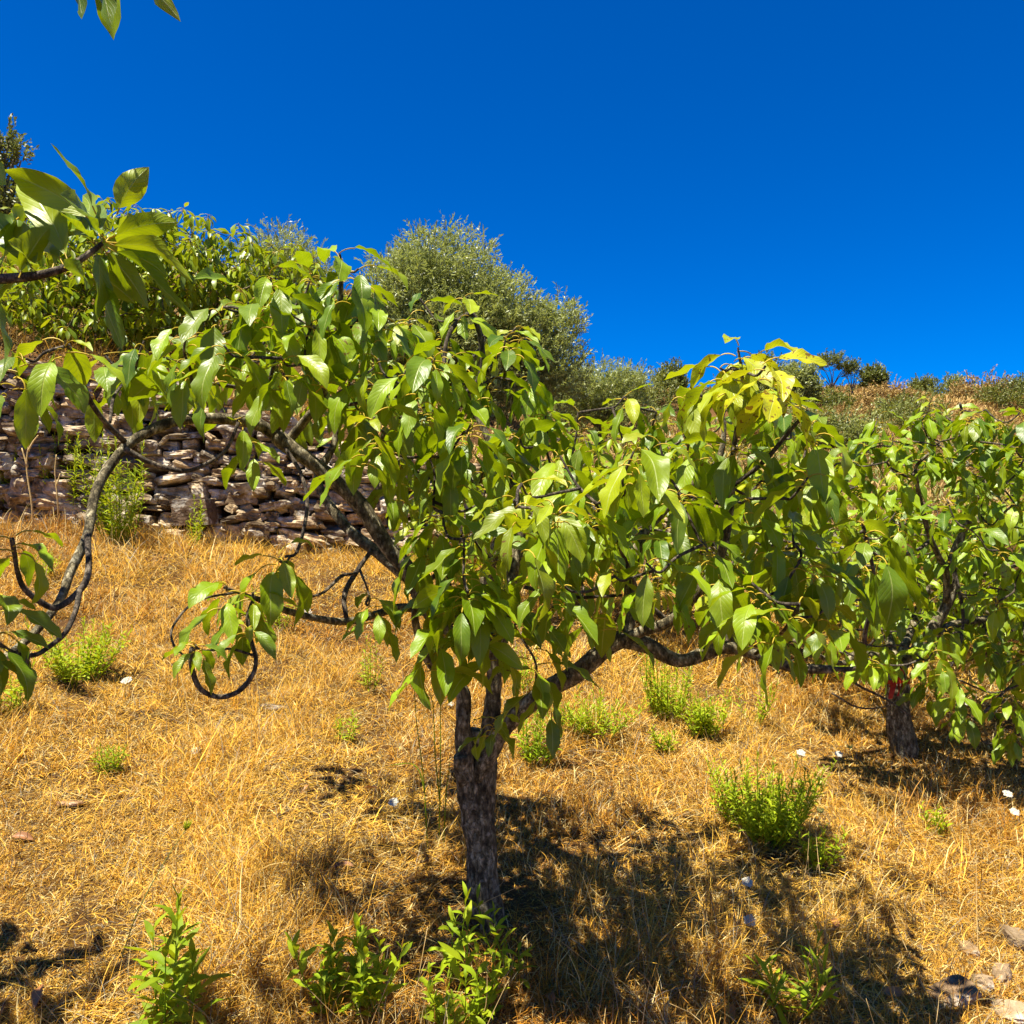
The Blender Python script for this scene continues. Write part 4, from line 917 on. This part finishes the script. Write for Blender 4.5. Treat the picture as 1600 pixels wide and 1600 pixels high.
W_ = [
    ('bright broad leaved weed at the bottom left of the slope', 255, 1640, .33, 5, .085, .30, .40, 13), ('bushy broad leaved weed left of the trunk foot at the bottom edge', 545, 1590, .30, 13, .070, .34, .45, 13),
    ('tall pale stemmed weed right against the trunk foot', 690, 1560, .36, 3, .085, .26, .30, 11), ('loose leafy weed in front of the trunk foot', 725, 1610, .24, 11, .058, .36, .6, 12),
    ('drooping leafy weed right of the trunk foot', 800, 1530, .26, 3, .080, .26, .5, 10),
    ('largest lime green weed on the sunny slope right of the trunk', 1190, 1310, .35, 56, .040, .24, 1.0, 22), ('feathery green weed under the left branch loop', 118, 1068, .30, 22, .055, .20, .75, 20),
    ('tall green weed under the right arm of the middle tree', 1045, 1125, .40, 22, .042, .22, .42, 22), ('green weed just right of the tall one under the right arm', 1100, 1152, .24, 20, .042, .22, .4, 20),
    ('wide pale green weed right of the trunk fork', 930, 1148, .22, 26, .042, .20, 1.0, 16), ('shaded feathery weed beside the trunk on its right', 838, 1195, .30, 12, .045, .20, .4, 20),
    ('small bright weed below the tall one under the right arm', 1040, 1178, .16, 6, .045, .22, .4, 12), ('small lone weed left of the trunk on the bright slope', 540, 1160, .17, 5, .04, .22, .4, 12),
    ('slim weed below the hanging dark leaves left of the trunk', 578, 1080, .30, 5, .04, .2, .35, 16), ('small weed at the edge of the tree shadow right of the largest weed', 1278, 1358, .17, 7, .05, .18, .4, 12),
    ('small bright weed alone on the right slope', 1470, 1312, .15, 4, .05, .24, .35, 10), ('thin weed with two sprigs between the two trunks', 1175, 1130, .26, 5, .045, .2, .45, 14),
    ('greyish low weed in the dry grass at the left', 170, 1212, .14, 9, .035, .18, .5, 12), ('grassy leaved weed at the bottom right in half shade', 1235, 1590, .20, 5, .09, .16, .6, 8),
    ('weed cut by the left edge in the middle of the slope', 5, 1120, .26, 8, .05, .2, .4, 16), ('slim weed right behind the trunk fork', 812, 1085, .30, 6, .045, .2, .3, 14),
    ('green weed at the wall foot below the hanging dark leaves', 440, 985, .34, 8, .05, .2, .4, 16), ('low green weed on the grass near the branch at the left edge', 60, 905, .22, 10, .05, .2, .6, 14),
    ('tall feathery weed growing up the wall foot', 185, 850, .95, 20, .075, .16, .30, 40), ('leafy weed climbing the wall right of the arched branch', 110, 810, .85, 22, .075, .16, .35, 34),
    ('green weed against the wall at the left edge', 10, 800, .7, 18, .07, .18, .35, 30), ('yellow green weed at the wall foot behind the hanging leaves', 300, 860, .5, 5, .06, .18, .3, 26),
    ('bright weed on the ground left of the lower branches', 640, 905, .4, 8, .06, .18, .4, 20)]
for i, (lab, px, py, H, ns_, lL, wd, spr, per) in enumerate(W_):
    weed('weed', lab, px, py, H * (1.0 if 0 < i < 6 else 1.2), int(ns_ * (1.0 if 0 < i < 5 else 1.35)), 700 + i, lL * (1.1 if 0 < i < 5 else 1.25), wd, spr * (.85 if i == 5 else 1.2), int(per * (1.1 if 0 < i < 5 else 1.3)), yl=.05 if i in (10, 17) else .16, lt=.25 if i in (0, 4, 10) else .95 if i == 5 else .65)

# tall rush-like stems left of the trunk
def stalk_plant(name, label, cat, stems, mat, head=None, group=None, r=.0032):
    """stems: list of world polylines"""
    t = empty(name, stems[0][0], label, cat, group); g = Geo()
    for s in stems: p = catmull(s, 5); tube(g, p, np.linspace(r, r * .45, len(p)), 5, 0, (.1, .45, 0))
    g.build('stem', [mat], t)
    if head: head(t)
    return t
q0 = ground_at(672, 1330)
dq = q0[1]
stalk_plant('tall_weed', 'thin leafless green stalks standing left of the trunk', 'weed', [
    [ground_at(668, 1330), P(662, 1220, dq), P(650, 1120, dq - .05), P(646, 1040, dq - .1)], [ground_at(686, 1320), P(688, 1200, dq), P(688, 1100, dq), P(690, 1060, dq)],
    [P(664, 1240, dq), P(655, 1205, dq), P(640, 1193, dq), P(610, 1196, dq)], [ground_at(693, 1320), P(697, 1240, dq), P(703, 1190, dq)], [P(688, 1260, dq), P(680, 1180, dq), P(676, 1100, dq), P(664, 1070, dq)]], M_weed)
M_dead = simple_mat('dead_stalk', (0.45, 0.30, 0.10), (0.60, 0.44, 0.18), 60, .7, .2)
def wx(px, py, d): return P(px, py, d)
stalk_plant('dead_stalk', 'tall yellow dead stalk in front of the wall at the left', 'dead plant', [
    [ground_at(52, 830), wx(50, 790, 8.5), wx(42, 735, 8.5), wx(44, 700, 8.5), wx(52, 660, 8.5)], [wx(44, 705, 8.5), wx(52, 690, 8.5), wx(60, 680, 8.5)], [wx(50, 670, 8.5), wx(46, 650, 8.5), wx(42, 640, 8.5)], [wx(43, 730, 8.5), wx(34, 700, 8.5)]], M_dead, r=.012)
stalk_plant('dead_stalk', 'reddish dead stalk leaning on the wall left of the tall weeds', 'dead plant', [
    [ground_at(92, 830), wx(90, 780, 8.6), wx(86, 740, 8.6), wx(88, 710, 8.6)], [wx(88, 760, 8.6), wx(94, 740, 8.6)]], M_dead, r=.011)

# dry broken straws and stalks standing in the near grass
stuff = Geo(); rg5 = np.random.default_rng(61)
for i in range(260):
    y = rg5.uniform(1.9, 4.5); x = rg5.uniform(-.68, .68) * y; a = np.array((x, y, float(height(x, y)) - .01)); h = rg5.uniform(.10, .32); az = rg5.uniform(0, 6.28); ln = rg5.uniform(.1, 1.2)
    e = a + np.array((math.cos(az) * ln * h, math.sin(az) * ln * h, h)); p = catmull([a, (a + e) / 2 + rg5.normal(0, .02, 3), e], 3)
    tube(stuff, p, np.linspace(.0016, .0008, len(p)), 4, 0, tuple(np.array((.62, .43, .17)) * rg5.uniform(.7, 1.15)))
tag(stuff.build('dry_stalks', [M_straw]), 'long dry straws sticking out of the near grass', 'grass', kind='stuff')

# ------------------------------------------------------------------ white wild carrot flowers and buds
M_white = simple_mat('white_petal', (0.66, 0.62, 0.48), (0.80, 0.77, 0.62), 60, .6, .2, trans=.2)
M_green = simple_mat('green_stem', (0.16, 0.20, 0.05), (0.24, 0.26, 0.07), 40, .7, .2)
def umbel(px, py, label, h=.16, r=.028, seed=0, bud=False, tilt=0.5):
    rg = np.random.default_rng(seed + 400); b0 = ground_at(px, py + 30 * (1 if h > .1 else .4)); d = b0[1]
    hd = P(px, py, d); t = empty('wild_flower', b0, label, 'flower', 'wild flowers in the dry grass'); g = Geo()
    hub = hd - np.array((0, 0, r * .9)); tube(g, catmull([b0 - (0, 0, .01), (b0 + hub) / 2 + rg.normal(0, .008, 3), hub], 5), np.full(11, .0014), 5)
    if not bud:
        for k in range(16):
            a = k * 2.4; rr = r * math.sqrt((k + .5) / 16); e = hd + np.array((math.cos(a) * rr, math.sin(a) * rr * .9, math.sin(a) * rr * tilt)); tube(g, [hub, e], [.0007, .0006], 3)
        g.build('stem', [M_green], t); g = Geo()
        for k in range(26):
            a = k * 2.4; rr = r * math.sqrt((k + .5) / 26); cc = hd + np.array((math.cos(a) * rr, math.sin(a) * rr * .9, math.sin(a) * rr * tilt + rg.normal(0, .001)))
            for q_ in range(7):
                b_ = q_ * .9; o = cc + np.array((math.cos(b_), math.sin(b_) * .8, math.sin(b_) * .5)) * .0045 * (q_ > 0); s_ = .0032
                V = [o + np.array((s_ * math.cos(z), s_ * math.sin(z) * .8, s_ * .5 * math.sin(z) + .0006 * rg.normal())) for z in np.arange(5) * 1.257]
                V.append(o + np.array((0, 0, .0012))); V.append(o - np.array((0, 0, .0012)))
                l_ = []; [l_.extend([z, (z + 1) % 5, 5]) for z in range(5)]; [l_.extend([(z + 1) % 5, z, 6]) for z in range(5)]; g.add(V, l_, [3] * 10)
        g.build('petals', [M_white], t)
    else:
        for k in range(34):
            a = k * 2.4; f = k / 34; e = hub + np.array((math.cos(a) * r * .75 * math.sin(f * 2.2), math.sin(a) * r * .75 * math.sin(f * 2.2), r * (1.4 * f + .3))); m_ = (hub + e) / 2 + np.array((math.cos(a), math.sin(a), 0)) * r * .35
            tube(g, catmull([hub, m_, e], 3), [.0008, .0011, .0013, .0013, .0011, .0009, .0007], 4)
        g.build('seed_head', [M_green], t)
for i, (px, py, lab, bud, r, h) in enumerate([
    (198, 1063, 'white flower head left of the branch loop', 0, .036, .14), (305, 1173, 'white flower head low on the left slope', 0, .026, .10), (615, 1253, 'white flower head at the shadow edge left of the trunk', 0, .026, .12),
    (1252, 1176, 'white flower head right above the largest weed', 0, .030, .14), (1311, 1178, 'white flower head beside the green seed head', 0, .026, .14), (1328, 1165, 'pale green seed head near the right trunk', 1, .026, .16),
    (1233, 1288, 'white flower head at the foot of the largest weed', 0, .024, .10), (1575, 1240, 'upper of two white flower heads at the right edge', 0, .030, .14), (1586, 1268, 'lower of two white flower heads at the right edge', 0, .028, .12),
    (1168, 1378, 'upper of two white flower heads in the tree shadow', 0, .026, .14), (1172, 1438, 'lower of two white flower heads in the tree shadow', 0, .026, .12), (478, 957, 'large white flower head by the thin horizontal branch', 0, .06, .12),
    (1050, 1325, 'round grey green seed head in the tree shadow', 1, .034, .20), (1470, 1235, 'small green seed head in front of the right trunk', 1, .020, .14), (1282, 1265, 'dark seed head right of the largest weed', 1, .026, .18),
    (1512, 1100, 'white flower head under the right crown', 0, .02, .1), (705, 1100, 'white flower head against the left of the trunk fork', 0, .02, .1)]):
    umbel(px, py, lab, h, r * .78, i, bool(bud))
# long leaning bud stalk at the left
b0 = ground_at(190, 1500); d = b0[1] - .1
def hd(t):
    g = Geo(); hub = P(290, 1296, d)
    for k in range(30):
        a = k * 2.4; f = k / 30; e = hub + np.array((math.cos(a) * .014 * math.sin(f * 2.4) + .012 * f, math.sin(a) * .014 * math.sin(f * 2.4), .034 * f)); tube(g, [hub, (hub + e) / 2 + rng.normal(0, .002, 3), e], [.001, .0016, .0008], 4)
    g.build('flower_bud', [M_weed], t)
stalk_plant('leaning_stalk', 'long leaning stalk with a closed bud above the bottom left weed', 'weed', [[b0, P(215, 1425, d), P(255, 1350, d), P(290, 1296, d)]], M_green, hd, r=.0022)

# ------------------------------------------------------------------ loose stones and fallen leaves
for i, (px, py, s, lab, tn) in enumerate([
    (1578, 1592, (.12, .08, .05), 'white chunky stone in the bottom right corner', (1.2, 1.12, 1.0)), (1535, 1545, (.07, .06, .05), 'small white stone beside the chunky one', (1.1, 1.0, .9)),
    (1565, 1530, (.09, .06, .05), 'pale stone behind the chunky white one', (1.0, .9, .8)), (1485, 1560, (.18, .10, .04), 'flat brown slab half buried at the bottom right', (.75, .62, .5)),
    (1592, 1478, (.12, .09, .06), 'grey brown stone at the right edge', (.8, .72, .62)), (1515, 1492, (.07, .06, .04), 'small tan stone above the flat slab', (.9, .75, .55)),
    (110, 1260, (.10, .06, .02), 'thin pinkish stone flake on the left slope', (1.0, .72, .52)), (430, 1110, (.16, .1, .04), 'flat grey stone below the branch loop', (.8, .76, .7)),
    (330, 960, (.14, .1, .06), 'grey stone on the grass near the wall', (.95, .9, .8)), (20, 672, (.3, .2, .1), 'long pale stone lying on the wall top at the left edge', (1.1, 1.05, .95))][:9]):
    b0 = ground_at(px, py); g = Geo(); stone(g, b0 + np.array((0, 0, s[2] * .3)), s, (rng.normal(0, .15), rng.normal(0, .15), rng.uniform(-.6, .6)), 50 + i * 1.3, tn, .16, .6)
    tag(g.build('loose_stone', [M_stone], smooth=False, origin=b0), lab, 'stone', 'loose stones on the ground')
M_fallen = leaf_mat('fallen_leaf', (0.16, 0.05, 0.02), (0.36, 0.14, 0.05), (0.42, 0.24, 0.08), trans=.15, rough=.55, veins=False, tcol=(.4, .15, .04))
for i, (px, py, lab) in enumerate([(1140, 1580, 'large reddish fallen leaf at the bottom in front of the shadow'), (965, 1455, 'pink brown fallen leaf standing in the shadow'), (1370, 1565, 'curled reddish fallen leaf below the grassy weed at the right'),
    (870, 1590, 'red brown fallen leaf at the bottom edge right of the trunk'), (600, 1590, 'fallen leaf at the bottom edge between the two leafy weeds'), (470, 1245, 'orange fallen leaf on the bright grass'), (560, 1243, 'dark brown fallen leaf near the shadow edge'),
    (430, 1272, 'brown curled fallen leaf on the left slope'), (1268, 1560, 'dull red fallen leaf beside the grassy weed'), (510, 1372, 'red fallen leaf in the left patch of shadow'), (10, 1320, 'bright red fallen leaf at the left edge'),
    (1310, 1470, 'rusty fallen leaf near the end of the tree shadow'), (60, 1555, 'brown fallen leaf in the bottom left shade'), (330, 1530, 'brown fallen leaf right of the bottom left weed')]):
    b0 = ground_at(px, py); rg = np.random.default_rng(i + 70); g = Geo(); Ln = rg.uniform(.06, .10)
    leaves(g, [b0 + np.array((0, 0, .015))], np.array([rg.uniform(0, 6.28)]), np.array([.4]), np.array([rg.uniform(.1, .7)]), np.array([-.5]), np.array([Ln]), np.array([Ln * .42]), np.array([.02]), rg.normal(0, .5, 1), np.array([.5]),
           np.array([[rg.uniform(0, .6), rg.random(), 0]]), nu=9, nv=5, m=0, mp=0, rg=rg)
    tag(g.build('fallen_leaf', [M_fallen], origin=b0), lab, 'fallen leaf', 'fallen leaves on the dry grass')

# ------------------------------------------------------------------ red ribbon on the right trunk
M_red = simple_mat('red_plastic', (0.34, 0.022, 0.008), (0.50, 0.045, 0.012), 30, .45, .3, trans=.2)
rb = P(1400, 1068, D - .085); rib = empty('ribbon', rb, 'crumpled red plastic ribbon tied round the right trunk', 'ribbon')
g = Geo(); a = np.linspace(0, 2 * math.pi, 25)[:-1]; cx, cy, cz = P(1400, 1062, D)
ring = np.array([(cx + .082 * math.cos(t), cy + .082 * math.sin(t), cz + .006 * math.sin(3 * t)) for t in a]); n_ = len(ring)
V = np.vstack([ring + (0, 0, .013), ring - (0, 0, .013), ring * 1.0 + (0, 0, .013)]); idx = np.arange(n_); l_ = np.stack([idx, (idx + 1) % n_, (idx + 1) % n_ + n_, idx + n_], -1)
g.add(V[:2 * n_], l_.ravel(), np.full(n_, 4)); g.build('band', [M_red], rib)
g = Geo()
for (pts, w) in [([(1402, 1060), (1396, 1072), (1391, 1092)], .026), ([(1402, 1060), (1405, 1075), (1403, 1088)], .016), ([(1402, 1058), (1408, 1062), (1410, 1074)], .016), ([(1400, 1060), (1394, 1066), (1390, 1074)], .016), ([(1403, 1056), (1400, 1044), (1410, 1050), (1404, 1062)], .022)]:
    p = catmull([P(x, y, D - .10 - .02 * k) for k, (x, y) in enumerate(pts)], 6); m_ = len(p); s = np.sin(np.linspace(0, 5, m_) + w * 300)
    A_ = p + np.stack([np.full(m_, w / 2), s * .008, 0 * s], -1); B_ = p - np.stack([np.full(m_, w / 2), s * .008, 0 * s], -1); M_ = p + np.stack([0 * s, .007 * np.cos(s * 3), 0 * s], -1)
    idx = np.arange(m_ - 1); V = np.vstack([A_, M_, B_]); g.add(V, np.concatenate([np.stack([idx, idx + 1, idx + 1 + m_, idx + m_], -1), np.stack([idx + m_, idx + 1 + m_, idx + 1 + 2 * m_, idx + 2 * m_], -1)]).ravel(), np.full(2 * (m_ - 1), 4))
g.build('knot', [M_red], rib)
